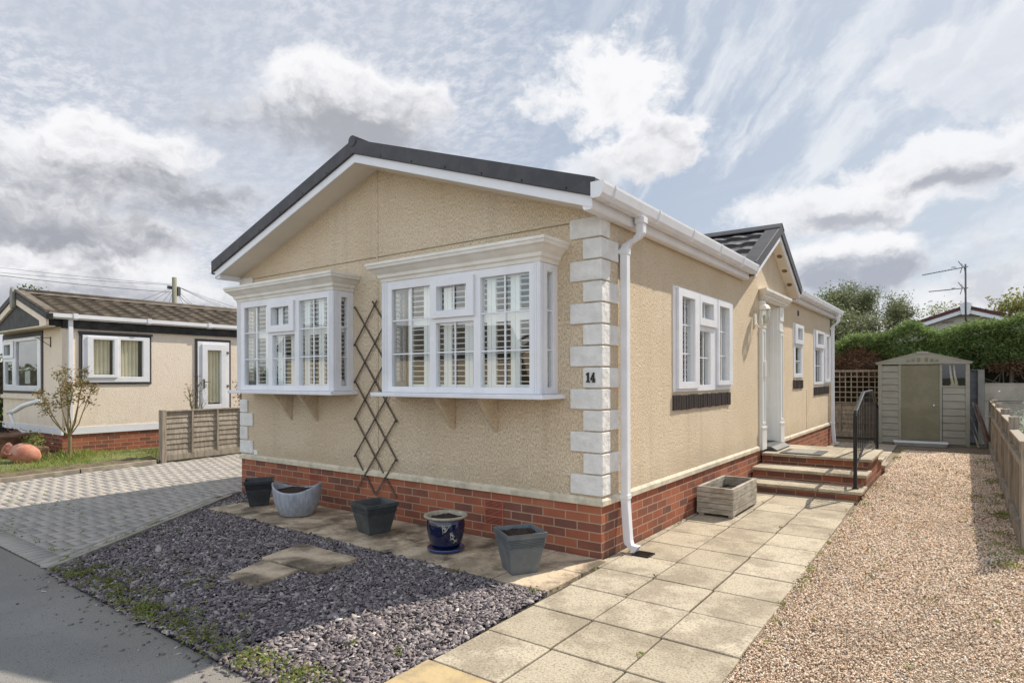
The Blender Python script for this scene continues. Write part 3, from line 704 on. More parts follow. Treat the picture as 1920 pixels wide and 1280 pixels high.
# porch gable wall
PC, PA = 5.34, 3.56
b.prism([(3.95, zs0), (6.73, zs0), (6.73, 2.86), (PC, PA), (3.95, 2.86)], -.12, 0, sm_)
b.box(-HW, -HW+.12, .12, HL, .5, 2.85); b.box(-HW, 0, HL-.12, HL, .5, 2.85)
b.prism([(-HW, 2.85), (0, 2.85), (XC, 3.7)], -.12, -.0, lambda u, v, w: (u, HL+w, v))
b.build('wall', M_render, house, weld=False)
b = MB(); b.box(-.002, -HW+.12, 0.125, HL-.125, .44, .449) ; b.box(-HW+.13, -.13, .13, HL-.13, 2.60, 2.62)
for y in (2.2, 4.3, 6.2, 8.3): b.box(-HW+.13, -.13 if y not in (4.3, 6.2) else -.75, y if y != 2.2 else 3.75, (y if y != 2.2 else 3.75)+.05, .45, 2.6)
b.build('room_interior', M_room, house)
b = MB(); b.plate(-HW, .0, 0, .445, [], -.10, 0, fm); b.plate(.10, HL, 0, .445, [], -.10, 0, sm_); b.box(-HW, -HW+.1, .1, HL, 0, .445); b.box(-HW+.1, -.1, HL-.1, HL, 0, .445)
b.build('brick_base', M_brick, house)
# cill strip all round: bevelled band
prof = [(0, .445), (.022, .445), (.022, .487), (.004, .510), (0, .510)]
b = MB()
b.extrude([(w-.05, z) for w, z in prof[:1]]+[(prof[1][0], prof[1][1]), (prof[2][0], prof[2][1]), (prof[3][0], prof[3][1]), (-.05, .510)],
          [lambda w, z: (-HW-w, -w+HL, z), lambda w, z: (-HW-w, -w, z), lambda w, z: (w, -w, z), lambda w, z: (w, 4.72, z)])
b.extrude([(-.05, .445), (.022, .445), (.022, .487), (.004, .510), (-.05, .510)], [lambda w, z: (w, 6.12, z), lambda w, z: (w, HL+w, z)])
b.build('cill_strip', M_strip, house, bevel=.003)
# joints in the render
b = MB(); b.box(XC-.012, XC+.012, .51, 3.69, .0005, .0065, fm); b.build('joint_cover', M_render, house, bevel=.003)
for a_ in ((XC-.0155, XC-.0118, .51, 3.68, .0005, .003, fm), (8.02, 8.026, .51, 1.25, .0005, .003, sm_), (-5.0, -.3, 2.7555, 2.7605, -.004, .001, fm)):
    b = MB(); b.box(*a_); b.build('joint_line', M_joint, house)
# quoins
z = 2.785; i = 0; Q = []
while z > .56:
    h = .168; z0 = z-h
    if z0 < .508: z0 = .512
    Q.append((z0, z-.004, i % 2 == 0)); z -= .1743; i += 1
for z0, z1, long_ in Q:
    b = MB(); lf = .28 if long_ else .158; ls = .137 if long_ else .285; w = .018
    P = [(-lf, .002), (-lf, -w), (w, -w), (w, ls), (-.0, ls), (-.0, .002)]
    b.prism([(x, y) for x, y in P], z0, z1); b.build('quoin', M_quoin, house, bevel=.007)
i = 0
for z0, z1, long_ in Q:
    if z1 > 2.6 or z1 < 1.36:
        b = MB(); lf = .28 if long_ else .158; w = .018
        b.prism([(-HW+lf, .002), (-HW+lf, -w), (-HW-w, -w), (-HW-w, .2), (-HW, .2), (-HW, .002)], z0, z1); b.build('quoin', M_quoin, house, bevel=.007)
# house number 14
def poly2(b, pts, w0, w1, m): b.prism(pts, w0, w1, m)
nu = fm; b = MB(); ox, oz, H = -.128, 1.442, .080
def P2(L): return [(ox+a*H, oz+c*H) for a, c in L]
b.prism(P2([(.05, 0), (.48, 0), (.48, .13), (.37, .16), (.37, 1), (.25, 1), (.04, .84), (.04, .72), (.17, .76), (.17, .16), (.05, .13)]), .019, .027, nu)
b.prism(P2([(.54, .22), (1.08, .22), (1.08, .36), (.54, .36)]), .0192, .0272, nu)
b.prism(P2([(.54, .36), (.67, .36), (.92, .80), (.92, 1), (.86, 1)]), .019, .0268, nu)
b.prism(P2([(.82, .362), (.98, .362), (.98, 1), (.86, 1), (.82, .93)]), .0188, .0274, nu)
b.prism(P2([(.82, .13), (.98, .13), (.98, .218), (.82, .218)]), .0188, .0274, nu)
b.prism(P2([(.72, 0), (1.08, 0), (1.08, .13), (.72, .13)]), .019, .027, nu)
b.build('house_number', M_number, house)
# notice plate beside the left quoin
b = MB(); b.box(-5.06, -4.90, .515, .575, .001, .006, fm); s_ = b.build('notice_plate', M_glosswhite, house)
b = MB(); b.box(-5.045, -4.985, .519, .548, .0062, .0072, fm); b.build('notice_picture', M_rubber, s_)
# brick vents
for x0, zz in ((-1.20, .15), (-3.83, .30)):
    rows = 3 if zz < .2 else 1
    for k in range(rows):
        b = MB(); z0 = zz+.075*k+.004
        b.plate(x0, x0+.215, z0, z0+.066, [(x0+.01, x0+.205, z0+.005+.0122*q, z0+.0115+.0122*q) for q in range(5)], -.0, .007, fm); b.build('air_brick', M_terra, house)
        b = MB(); b.box(x0+.005, x0+.21, z0+.003, z0+.063, .0004, .0012, fm); b.build('air_brick_hollow', M_dark, house)

# ---- roof
def gut_prof(x, s=1): return [(x, 2.945), (x, 2.835), (x+s*.022, 2.828), (x+s*.075, 2.828), (x+s*.098, 2.86), (x+s*.112, 2.925), (x+s*.112, 2.945), (x+s*.104, 2.945), (x+s*.100, 2.928), (x+s*.088, 2.868), (x+s*.068, 2.838), (x+s*.012, 2.838), (x+s*.008, 2.945)]
zsof = lambda x: 3.68-SLOPE*abs(x-XC)
def verge(b, y0, y1, dz0, dz1, xr=.085):
    xl = 2*XC-xr
    b.prism([(xl, zsof(xl)+dz0), (XC, zsof(XC)+dz0), (xr, zsof(xr)+dz0), (xr, zsof(xr)+dz1), (XC, zsof(XC)+dz1), (xl, zsof(xl)+dz1)], 0, 1, lambda u, v, w: (u, y0+(y1-y0)*w, v))
# soffit underside between wall and barge board
b = MB()
for (ya_, yb_, hx) in ((-.285, 3.985, .06), (3.985, 6.695, -.14), (6.695, HL+.3, .06)):
    xl_ = 2*XC-.06
    b.prism([(xl_, zsof(xl_)-.002), (XC, zsof(XC)-.002), (hx, zsof(hx)-.002), (hx, zsof(hx)+.012), (XC, zsof(XC)+.012), (xl_, zsof(xl_)+.012)], ya_, yb_, lambda u, v, w: (u, w, v))
b.build('soffit', M_soffit, house)
for ya_, yb_ in ((-.30, -.284), (HL+.301, HL+.316)):
    b = MB(); verge(b, ya_, yb_, -.004, .082); b.build('barge_board', M_upvc, house, bevel=.003)
xl = 2*XC
b = MB(); verge(b, -.325, -.20, .083, .225, .125)
b.prism([(xl-.125+.0, zsof(.125)+.06), (xl-.125, zsof(.125)+.09), (xl-.10, zsof(.125)+.09), (xl-.10, zsof(.125)+.06)], -.32, -.2, lambda u, v, w: (u, w, v))
b.build('verge_trim', M_verge, house, bevel=.004)
for t_ in [.42, .84, 1.26, 1.68, 2.1, 2.52]:
    for s_ in (-1, 1):
        x = XC+s_*t_; b = MB(); b.prism([(x-.006, zsof(x)+.094), (x+.006, zsof(x)+.094), (x+.006, zsof(x)+.112), (x-.006, zsof(x)+.112)], -.3275, -.3245, lambda u, v, w: (u, w, v)); b.build('verge_clip', M_dark, house)
b = MB(); b.tube([(XC, -.335, zsof(XC)+.205), (XC, HL+.3, zsof(XC)+.205)], .055, 10); b.build('ridge_cap', M_verge, house)
def tiles(b, p0, du, dv, nrm, Lu, Lv, nc, wave=.30, amp=.022, stp=.030, du_n=None):
    """corrugated courses: p0 eave corner, du along the eave, dv up the slope"""
    p0, du, dv, nrm = map(Vector, (p0, du, dv, nrm)); h = Lv/nc; nu = max(2, int(Lu/wave*8))
    for c in range(nc):
        V = []; F = []
        for i in range(nu+1):
            u = Lu*i/nu; ph = (u/wave) % 1; wv = amp*(math.sin(2*math.pi*ph)*.5+.5*math.sin(4*math.pi*ph+.6)*.4)
            wob = wv
            for (f_, s_) in ((-.06, 0), (-.02, stp), (1.0, .004)):
                q = p0+du*u+dv*(h*(c+f_)+(.012*math.sin(2*math.pi*ph) if f_ < .5 else 0))+nrm*(s_+wob); V.append(q)
        for i in range(nu):
            for k in range(2): F.append((i*3+k, (i+1)*3+k, (i+1)*3+k+1, i*3+k+1))
        b.add(V, F, False)
cs, sn = math.cos(math.atan(SLOPE)), math.sin(math.atan(SLOPE))
b = MB()
xe = .10; Ls = (xe-XC)/cs
for (ya_, yb_, hx) in ((-.2, 3.985, xe), (3.985, 6.695, -.14), (6.695, HL+.3, xe)):
    b.prism([(2*XC-xe, zsof(xe)+.09), (XC, zsof(XC)+.09), (hx, zsof(hx)+.09), (hx, zsof(hx)+.17), (XC, zsof(XC)+.19), (2*XC-xe, zsof(xe)+.17)], ya_, yb_, lambda u, v, w: (u, w, v))
tiles(b, (xe+.03, -.2, zsof(xe)+.165), (0, 1, 0), (-cs, 0, sn), (sn, 0, cs), 4.17, Ls+.02, 9)
tiles(b, (xe+.03, 6.71, zsof(xe)+.165), (0, 1, 0), (-cs, 0, sn), (sn, 0, cs), HL+.3-6.71, Ls+.02, 9)
tiles(b, (-.14, 3.97, zsof(-.14)+.165), (0, 1, 0), (-cs, 0, sn), (sn, 0, cs), 2.74, Ls-.26, 8)
tiles(b, (2*XC-xe-.03, -.2, zsof(xe)+.165), (0, 1, 0), (cs, 0, sn), (-sn, 0, cs), HL+.5, Ls+.02, 9)
roof = b.build('roof', M_tile, house, weld=False)
# eaves box, gutters
def eaves(ya, yb, endcap):
    b = MB(); b.prism([(0.001, 2.775), (.012, 2.755), (.075, 2.755), (.088, 2.77), (.088, 2.93), (.0, 2.97)], ya, yb, lambda u, v, w: (u, w, v)); b.build('fascia', M_upvc, house, bevel=.003)
    b = MB(); b.prism(gut_prof(.090), ya-.03, yb+.04, lambda u, v, w: (u, w, v))
    for ye in ((ya-.036), (yb+.034)):
        b.prism([(.091, 2.947), (.091, 2.836), (.112, 2.826), (.166, 2.826), (.190, 2.858), (.205, 2.925), (.205, 2.947)], ye, ye+.012, lambda u, v, w: (u, w, v))
    g = b.build('gutter', M_upvc, house)
    y = ya+.16
    while y < yb-.1:
        b = MB(); pr = [(.089, 2.95), (.089, 2.83), (.112, 2.822), (.168, 2.822), (.193, 2.856), (.208, 2.925), (.208, 2.952), (.196, 2.950)]
        b.prism(pr, y, y+.022, lambda u, v, w: (u, w, v)); b.build('gutter_bracket', M_upvc, g); y += .86
eaves(-.295, 3.93, True); eaves(6.75, HL+.29, False)
# left gutter
b = MB(); b.prism([(2*XC-x, z_) for x, z_ in gut_prof(.090)], -.31, HL+.3, lambda u, v, w: (u, w, v)); b.box(2*XC-.088, -HW, -.29, HL+.29, 2.757, 2.93); b.build('gutter', M_upvc, house)
# downpipes
def downpipe(y, base=True):
    b = MB(); a0, a1 = .020, .083; c0, c1 = y, y+.065
    def sq(p, q): # square pipe section between two centre points
        pass
    sec = lambda x, yy, z_: [(x-.0325, yy-.0325, z_), (x+.0325, yy-.0325, z_), (x+.0325, yy+.0325, z_), (x-.0325, yy+.0325, z_)]
    yc = y+.0325
    pts = [(.150, yc+.11, 2.835), (.150, yc+.11, 2.70), (.125, yc+.085, 2.655), (.065, yc+.02, 2.60), (.052, yc, 2.56), (.052, yc, .50), (.052, yc, .44), (.075, yc, .12), (.085, yc, .085), (.15, yc, .035)]
    V = []; F = []
    for i, q in enumerate(pts):
        if i == len(pts)-1: 
            V += [(q[0]-.01, q[1]-.0325, q[2]-.012), (q[0]+.03, q[1]-.0325, q[2]+.045), (q[0]+.03, q[1]+.0325, q[2]+.045), (q[0]-.01, q[1]+.0325, q[2]-.012)]
        else: V += sec(*q)
    for i in range(len(pts)-1):
        for k in range(4): F.append((i*4+k, i*4+(k+1) % 4, (i+1)*4+(k+1) % 4, (i+1)*4+k))
    F += [(3, 2, 1, 0)]
    b.add(V, F)
    for (x, yy, z0, z1, r) in ((.150, yc+.11, 2.78, 2.832, .042), (.052, yc, 2.51, 2.565, .037), (.052, yc, .46, .50, .038)):
        b.box(x-r, x+r, yy-r, yy+r, z0, z1)
    b.box(.0, .024, yc-.05, yc+.05, .465, .495); b.box(.0, .024, yc-.05, yc+.05, 2.52, 2.55)
    b.build('downpipe', M_upvc, house, bevel=.006)
downpipe(.30); downpipe(10.50)
# ---- porch gable
xo = .15; psl = .535
zp = lambda y: 3.52-psl*abs(y-PC)
def pv(b, x0, x1, dz0, dz1, hw):
    b.prism([(PC-hw, zp(PC-hw)+dz0), (PC, zp(PC)+dz0), (PC+hw, zp(PC+hw)+dz0), (PC+hw, zp(PC+hw)+dz1), (PC, zp(PC)+dz1), (PC-hw, zp(PC-hw)+dz1)], x0, x1, lambda u, v, w: (w, u, v))
b = MB(); pv(b, -2.2, xo-.01, -.002, .012, 1.345); b.build('porch_soffit', M_soffit, house)
b = MB(); pv(b, xo-.012, xo+.008, -.004, .078, 1.36); b.build('porch_barge_board', M_upvc, house, bevel=.003)
b = MB(); pv(b, -.02, xo+.030, .079, .225, 1.42); b.build('porch_verge_trim', M_verge, house, bevel=.004)
b = MB(); pcs, psn = math.cos(math.atan(psl)), math.sin(math.atan(psl)); Lp = 1.44/pcs
pv(b, -2.3, -.02, .08, .185, 1.40)
tiles(b, (-2.3, PC-1.44, zp(PC-1.44)+.16), (1, 0, 0), (0, pcs, psn), (0, -psn, pcs), 2.28, Lp, 5, .30, .018, .055)
tiles(b, (-2.3, PC+1.44, zp(PC-1.44)+.16), (1, 0, 0), (0, -pcs, psn), (0, psn, pcs), 2.28, Lp, 5, .30, .018, .055)
b.build('porch_roof', M_tile, house, weld=False)
b = MB(); b.prism([(PC-.14, zp(PC)+.165), (PC, zp(PC)+.25), (PC+.14, zp(PC)+.165), (PC+.14, zp(PC)+.15), (PC, zp(PC)+.235), (PC-.14, zp(PC)+.15)], -2.3, xo+.035, lambda u, v, w: (w, u, v)); b.build('porch_ridge', M_verge, house)
for k in range(3):      # downlights in the sloping soffit
    for s in (1,):
        y = PC+s*(.33+.33*k); zc = zp(y)-.005
        b = MB(); N_ = 16
        for r0, r1, dz in ((.0, .026, -.004), (.026, .038, -.002)):
            pass
        V = []; up = Vector((0, s*psn*-1, -pcs)); a = Vector((1, 0, 0)); c = Vector((0, pcs, -s*psn))
        for ri, r in enumerate((.0001, .024, .025, .038, .040)):
            off = (.0, .0, -.006, -.006, .002)[ri]
            for q in range(N_): V.append(Vector((.07, y, zc))+(a*math.cos(6.2832*q/N_)+c*math.sin(6.2832*q/N_))*r+Vector((0, 0, off)))
        b.add(V, [(i*N_+q, i*N_+(q+1) % N_, (i+1)*N_+(q+1) % N_, (i+1)*N_+q) for i in range(4) for q in range(N_)], True)
        b.build('soffit_spotlight', simple('spot_bezel_bronze', (.22, .16, .11), None, 5, .35, 0, metal=.6), house)
# ---- doorway
b = MB()
for (a, c) in ((4.765, 4.985), (5.855, 6.075)):
    b.box(a, c, .445, 2.585, -.03, .028, sm_); b.box(a-.008, c+.008, .445, .74, .0285, .045, sm_); b.box(a-.012, c+.012, .74, .775, .0285, .052, sm_)
    b.box(a-.006, c+.006, 2.19, 2.22, .0285, .042, sm_); b.box(a-.006, c+.006, 2.36, 2.585, .0285, .040, sm_)
    b.plate(a+.012, c-.012, .80, 2.17, [(a+.05, c-.05, .84, 2.13)], .0285, .038, sm_)
b.build('door_surround', M_glosswhite, house, bevel=.004)
b = MB()
pr = [(0, 2.59), (.05, 2.59), (.06, 2.615), (.085, 2.625), (.085, 2.65), (.115, 2.665), (.135, 2.70), (.135, 2.735), (0, 2.735)]
b.extrude(pr, [lambda w, z_: (w, 4.74-w*.9, z_), lambda w, z_: (w, 6.10+w*.9, z_)]); b.build('door_cornice', M_cornice, house)
b = MB(); b.box(4.975, 4.990, .45, 2.58, -.62, .001, sm_); b.box(5.845, 5.87, .45, 2.58, -.62, .001, sm_); b.box(4.97, 5.87, 2.575, 2.60, -.62, -.031, sm_)
b.box(4.97, 5.87, .40, .452, -.62, -.002, sm_)
rv = lambda u, v, w: (u, 5.845-w, v)
b.plate(-.58, -.06, .50, 2.54, [(-.52, -.12, .56, .98), (-.52, -.12, 1.04, 2.12), (-.52, -.12, 2.18, 2.48)], .0005, .009, rv)
b.build('porch_lining', M_glosswhite, house, bevel=.003)
b = MB(); b.plate(4.985, 5.85, .45, 2.575, [(5.07, 5.40, 1.3, 2.4), (5.44, 5.76, 1.3, 2.4), (5.07, 5.40, .62, 1.15), (5.44, 5.76, .62, 1.15)], -.63, -.59, sm_); b.box(4.99, 5.84, .455, 2.57, -.655, -.631, sm_)
dr = b.build('front_door', M_glosswhite, house, bevel=.004)
b = MB(); b.tube([(-.585, 5.10, 1.42), (-.53, 5.10, 1.40), (-.53, 5.10, 1.18), (-.585, 5.10, 1.16)], .011, 8); b.build('door_handle', M_metal, dr)
b = MB(); b.box(.028, .05, 4.90, 4.965, 1.48, 1.72); b.build('grab_handle', M_glosswhite, house, bevel=.01)
# ---- wall lantern
b = MB(); ly, lz, lx = 4.52, 2.37, .13
b.box(.001, .02, ly-.04, ly+.04, lz-.17, lz+.0); b.tube([(.02, ly, lz-.15), (.07, ly, lz-.20), (lx, ly, lz-.175)], .010, 8)
b.lathe([(.02, -.18), (.05, -.165), (.055, -.155)], 6, (lx, ly, lz), smooth=False)
b.lathe([(.085, .045), (.088, .055), (.062, .095), (.030, .115), (.012, .12), (.012, .145), (.0001, .15)], 6, (lx, ly, lz), smooth=False); b.lathe([(.085, .045), (.0001, .045)], 6, (lx, ly, lz), smooth=False)
for k in range(6):
    an = 2*math.pi*k/6; b.tube([(lx+.053*math.cos(an), ly+.053*math.sin(an), lz-.155), (lx+.075*math.cos(an), ly+.075*math.sin(an), lz+.045)], .005, 5)
lan = b.build('wall_lantern', M_cornice, house)
b = MB(); b.lathe([(.048, -.153), (.071, .043)], 6, (lx, ly, lz), smooth=False); b.build('lantern_glass', M_glass, lan)
b = MB(); b.lathe([(.0001, -.155), (.014, -.15), (.016, -.05), (.012, -.03), (.0001, -.02)], 10, (lx, ly, lz)); b.build('lantern_bulb', M_pale, lan)
b = MB(); b.box(7.27, 7.32, 2.56, 2.65, .001, .02, sm_); b.build('alarm_sensor', M_greyramp, house, bevel=.005)

# ---- side windows
def S(g, sash=None, mu=(), mv=()): return dict(glass=g, sash=sash, mu=list(mu), mv=list(mv))
wA = window(house, sm_, 1.515, 3.405, 1.335, 2.405, [
    S((1.694, 2.066, 1.437, 2.313), (1.592, 2.205, 1.366, 2.389), [1.88], [1.73, 2.03]),
    S((2.288, 2.676, 2.135, 2.312), (2.22, 2.80, 2.055, 2.385), [2.48]), S((2.235, 2.627, 1.397, 1.995), None, [2.44], [1.70]),
    S((2.896, 3.268, 1.445, 2.323), (2.841, 3.395, 1.39, 2.385), [3.08], [1.74, 2.03])], w=.012, label='three-light white side window with shutters behind it')
wB = window(house, sm_, 6.93, 7.68, 1.475, 2.415, [
    S((7.16, 7.54, 2.137, 2.338), (6.98, 7.66, 2.06, 2.40)), S((7.07, 7.54, 1.547, 2.0), None, [], [1.77])], w=.012, label='narrow two-light white window beside the door')
wC = window(house, sm_, 8.70, 10.45, 1.335, 2.415, [
    S((8.98, 9.60, 2.139, 2.352), (8.80, 9.70, 2.06, 2.40)), S((8.845, 9.50, 1.385, 2.02), None, [9.17], [1.71]),
    S((9.92, 10.27, 1.44, 2.335), (9.79, 10.40, 1.375, 2.375), [10.1], [1.74, 2.03])], w=.012, label='white side window nearest the back corner')
for a, c in ((1.60, 2.03), (2.04, 2.47), (2.48, 2.91), (2.92, 3.33)): shutter(wA, sm_, a, c, 1.36, 2.38, -.16, 2.02, .05, .055)
b = MB()
for y0, y1 in ((8.8, 9.3), (9.9, 10.35)):
    n_ = 10
    for i in range(n_): b.box(y0+(y1-y0)*i/n_, y0+(y1-y0)*(i+.72)/n_, 1.36, 2.38, -.17-.02*(i % 2), -.16-.02*(i % 2), sm_)
b.build('vertical_blind', M_greywall, wC)
b = MB(); b.box(6.99, 7.62, 1.5, 2.4, -.17, -.16, sm_); b.build('roller_blind', simple('teal_blind', (.16, .30, .28), None, 3, .8, 0), wB)
for y0, y1, z0, z1 in ((1.493, 3.372, 1.148, 1.30), (6.90, 7.68, 1.288, 1.437), (8.69, 10.36, 1.135, 1.294)):
    b = MB(); n_ = int((y1-y0)/.072)
    for i in range(n_):
        a = y0+(y1-y0)*i/n_; jz = random.uniform(-.004, .004)
        b.box(a, a+(y1-y0)/n_-.011, z0+jz, z1+jz, .001, .014+random.uniform(0, .006), sm_)
    b.build('brick_slip_sill', M_vents, house, bevel=.002)
    b = MB(); b.box(y0, y1-.012, z0+.004, z1-.004, .0004, .004, sm_); b.build('brick_slip_mortar', M_strip, house)

# ---- bay windows
def bay(x0, x1, secs, label, shx, corn, brk):
    """box bay on the front wall; x0..x1 outer, depth .27"""
    D = .27; fy = front(-D); z0, z1 = 1.345, 2.42; PW = .075
    b = MB(); b.plate(x0+PW, x1-PW, z0, z1, [s['glass'] for s in secs], -.06, 0, fy)
    for s in secs:
        if s.get('sash'): a = s['sash']; b.plate(a[0], a[1], a[2], a[3], [s['glass']], .0015, .026, fy)
    # fluted corner posts and side lights
    for xa, xb, sgn in ((x0, x0+PW, -1), (x1-PW, x1, 1)):
        b.box(xa, xb, z0, z1, -.075, .004, fy)
        for k in range(3): q = xa+PW*(.2+.3*k); b.box(q-.005, q+.005, z0+.002, z1-.002, .0042, .009, fy)
        xs = x1 if sgn > 0 else x0
        ms = (lambda u, v, w, X=xs, s_=sgn: (X+s_*w, u, v))
        for k in range(3): q = -D+.008+.022*k; b.box(q-.005, q+.005, z0+.002, z1-.002, .0005, .006, ms)
        b.plate(-D+.075, 0, z0, z1, [(-.160, -.075, z0+.055, z1-.065)], -.05, -.001, ms)
    bw = b.build('bay_window', M_upvc, house, bevel=.006, label=label)
    b = MB()
    for s in secs:
        g = s['glass']; wg = -.028; b.add([fy(g[0], g[2], wg), fy(g[1], g[2], wg), fy(g[1], g[3], wg), fy(g[0], g[3], wg)], [(0, 1, 2, 3)])
    for xs, sg in ((x1-.025, 1), (x0+.025, -1)): b.add([(xs, -.160, z0+.055), (xs, -.075, z0+.055), (xs, -.075, z1-.065), (xs, -.160, z1-.065)], [(0, 1, 2, 3)])
    b.build('glass_pane', M_glass, bw, weld=False)
    for s in secs:
        b = MB(); g = s['glass']; wg = -.028
        for u in s['mu']: b.box(u-.0065, u+.0065, g[2], g[3], wg+.004, wg+.015, fy)
        for v in s['mv']: b.box(g[0], g[1], v-.0065, v+.0065, wg+.0035, wg+.0145, fy)
        b.build('glazing_bars', M_upvc, bw)
    for xs in (x1-.020, x0+.012):
        for v in (1.71, 2.035): b = MB(); b.box(xs, xs+.008, -.160, -.075, v-.0065, v+.0065); b.build('glazing_bars', M_upvc, bw)
    # cornice
    pr = [(-.0, 2.421), (.006, 2.421), (.012, 2.45), (.030, 2.462), (.034, 2.49), (.060, 2.512), (.082, 2.535), (.105, 2.548), (.110, 2.572), (.118, 2.576), (.118, 2.600), (-.0, 2.612)]
    b = MB(); b.extrude(pr, [lambda w, z_: (x0-w, -.0005, z_), lambda w, z_: (x0-w, -D-w, z_), lambda w, z_: (x1+w, -D-w, z_), lambda w, z_: (x1+w, -.0005, z_)])
    b.box(x0, x1, -D, -.0005, 2.422, 2.60); b.build('cornice', M_cornice, bw)
    b = MB(); e = .075
    b.prism([(x0-.11, -.0005), (x0-e, -D-.09), (x1+e, -D-.09), (x1+e, -.0005)], 1.305, 1.343); b.build('bay_sill', M_upvc, bw, bevel=.006)
    for xb in brk:
        b = MB(); b.prism([(-.001, 1.304), (-.26, 1.304), (-.235, 1.265), (-.001, .985)], xb, xb+.045, lambda u, v, w: (w, u, v)); b.build('bracket', M_render, bw, bevel=.004)
    us, (mid) = shx
    for a, c in zip(us[:-1], us[1:]):
        shutter(bw, front(-.04), a+.002, c-.002, 1.36, 2.40, .16, mid, .045, .047, .10)
    # side shutters and the bay's own floor
    for xs, sg in ((x1-.075, 1), (x0+.075, -1)):
        b = MB(); n_ = 18
        ms = (lambda u, v, w, X=xs, s_=sg: (X+s_*w, u, v))
        b.plate(-.19, -.03, 1.36, 2.40, [(-.165, -.055, 1.45, 1.98), (-.165, -.055, 2.05, 2.32)], -.012, .012, ms)
        for k in range(19):
            vc = 1.46+.0455*k
            if 1.97 < vc < 2.06: continue
            if vc > 2.31: break
            b.box(-.165, -.055, vc-.004, vc+.004, -.02, .02, ms)
        b.build('side_shutter', M_shut, bw)
    return bw
bay(-2.275, -.405, [
    S((-2.138, -1.631, 1.40, 2.338), None, [-1.885], [1.713, 2.035]),
    S((-1.526, -1.170, 2.090, 2.310), (-1.60, -1.088, 2.025, 2.385), [-1.348], []),
    S((-1.555, -1.107, 1.40, 1.982), None, [-1.331], [1.714]),
    S((-1.028, -.514, 1.40, 2.347), None, [-.771], [1.711, 2.036])],
    'larger bay window nearer the house number', ([-1.98, -1.725, -1.47, -1.215, -.96, -.705, -.45], 2.0), 0, (-1.60, -1.09))
bay(-4.90, -3.035, [
    S((-4.74, -4.234, 1.405, 2.342), None, [-4.487], [1.715, 2.034]),
    S((-4.143, -3.795, 2.095, 2.302), (-4.225, -3.71, 2.018, 2.365), [-3.97], []),
    S((-4.149, -3.714, 1.403, 1.983), None, [-3.93], [1.715]),
    S((-3.636, -3.138, 1.405, 2.347), None, [-3.387], [1.722, 2.034])],
    'left bay window beyond the trellis', ([-4.60, -4.345, -4.09, -3.835, -3.58, -3.325, -3.07], 2.0), 0, (-4.20, -3.70))

# ============================================================ THINGS ROUND THE BUNGALOW
# trellis: expanding lattice fixed to the front wall
t = thing('garden_trellis', 'brown expanding diamond trellis fixed between the two bay windows', 'trellis', (-2.665, -.02, .26))
xa, xb = -2.985, -2.348; dxs = (xb-xa)/4; dzs = .2
def slat(x0, z0, sgn, back):
    # from left edge going up or down; clipped to z range
    pts = []
    n_ = 4
    x1, z1 = xb, z0+sgn*dzs*4
    lo, hi = .27, 2.285
    def clip(xx, zz): return xx, zz
    if z1 > hi: f = (hi-z0)/(z1-z0); x1, z1 = x0+(x1-x0)*f, hi
    if z1 < lo: f = (lo-z0)/(z1-z0); x1, z1 = x0+(x1-x0)*f, lo
    if z0 > hi and sgn < 0: f = (z0-hi)/(z0-z1 if z0 != z1 else 1); x0, z0 = x0+(x1-x0)*f, hi
    if z0 < lo and sgn > 0: f = (lo-z0)/(z1-z0); x0, z0 = x0+(x1-x0)*f, lo
    d = Vector((x1-x0, z1-z0)); 
    if d.length < .1: return
    e = d.normalized()*.018; x0 -= e.x; z0 -= e.y; x1 += e.x; z1 += e.y
    nrm = Vector((-e.y, e.x)).normalized()*.0085
    w0 = .012 if back else .0215
    b = MB(); b.prism([(x0-nrm.x, z0-nrm.y), (x1-nrm.x, z1-nrm.y), (x1+nrm.x, z1+nrm.y), (x0+nrm.x, z0+nrm.y)], w0, w0+.0085, fm)
    b.build('slat', M_trellis, t, bevel=.0015)
for k in range(-1, 6): slat(xa, .246+.4*k+.0, 1, False)
for k in range(0, 8): slat(xa, .246+.4*k, -1, True)
b = MB()
for i in range(5):
    for k in range(11):
        x = xa+dxs*i; zz = .246+.2*k
        if (i+k) % 2 == 0 and .27 < zz < 2.28: b.box(x-.006, x+.006, zz-.006, zz+.006, .030, .034, fm)
b.build('rivet', M_dark, t)

def square_pot(loc, rz, top, base, h, label, m, soil):
    t = thing('plant_pot', label, 'plant pot', loc, rz, 'square ribbed plant pots along the bungalow'); global ORG; ORG = Vector((0, 0, 0))
    b = MB(); a, c = top/2, base/2
    prof = [(c, 0), (c+(a-c)*.62, h*.62)]
    for k in range(5): q = .64+.042*k; prof += [(c+(a-c)*q-.003, h*q), (c+(a-c)*(q+.006)+.004, h*(q+.012)), (c+(a-c)*(q+.028)+.004, h*(q+.026)), (c+(a-c)*(q+.036)-.003, h*(q+.038))]
    prof += [(a-.002, h*.88), (a, h*.885), (a+.004, h), (a-.010, h), (a-.014, h*.97), (a-.040, h*.70), (a-.060, h*.6)]
    V = []; F = []
    for r, z_ in prof:
        for sx, sy in ((-1, -1), (1, -1), (1, 1), (-1, 1)): V.append((sx*r, sy*r, z_))
    for i in range(len(prof)-1):
        for k in range(4): F.append((i*4+k, i*4+(k+1) % 4, (i+1)*4+(k+1) % 4, (i+1)*4+k))
    F += [(3, 2, 1, 0)]; e = (len(prof)-1)*4; F += [(e, e+1, e+2, e+3)]
    b.add(V, F); b.build('pot_body', m, t, bevel=.0012)
    if soil: soil_disc(t, a-.022, h*.90, square=True)
    else: soil_disc(t, a-.05, h*.66, square=True)
    return t
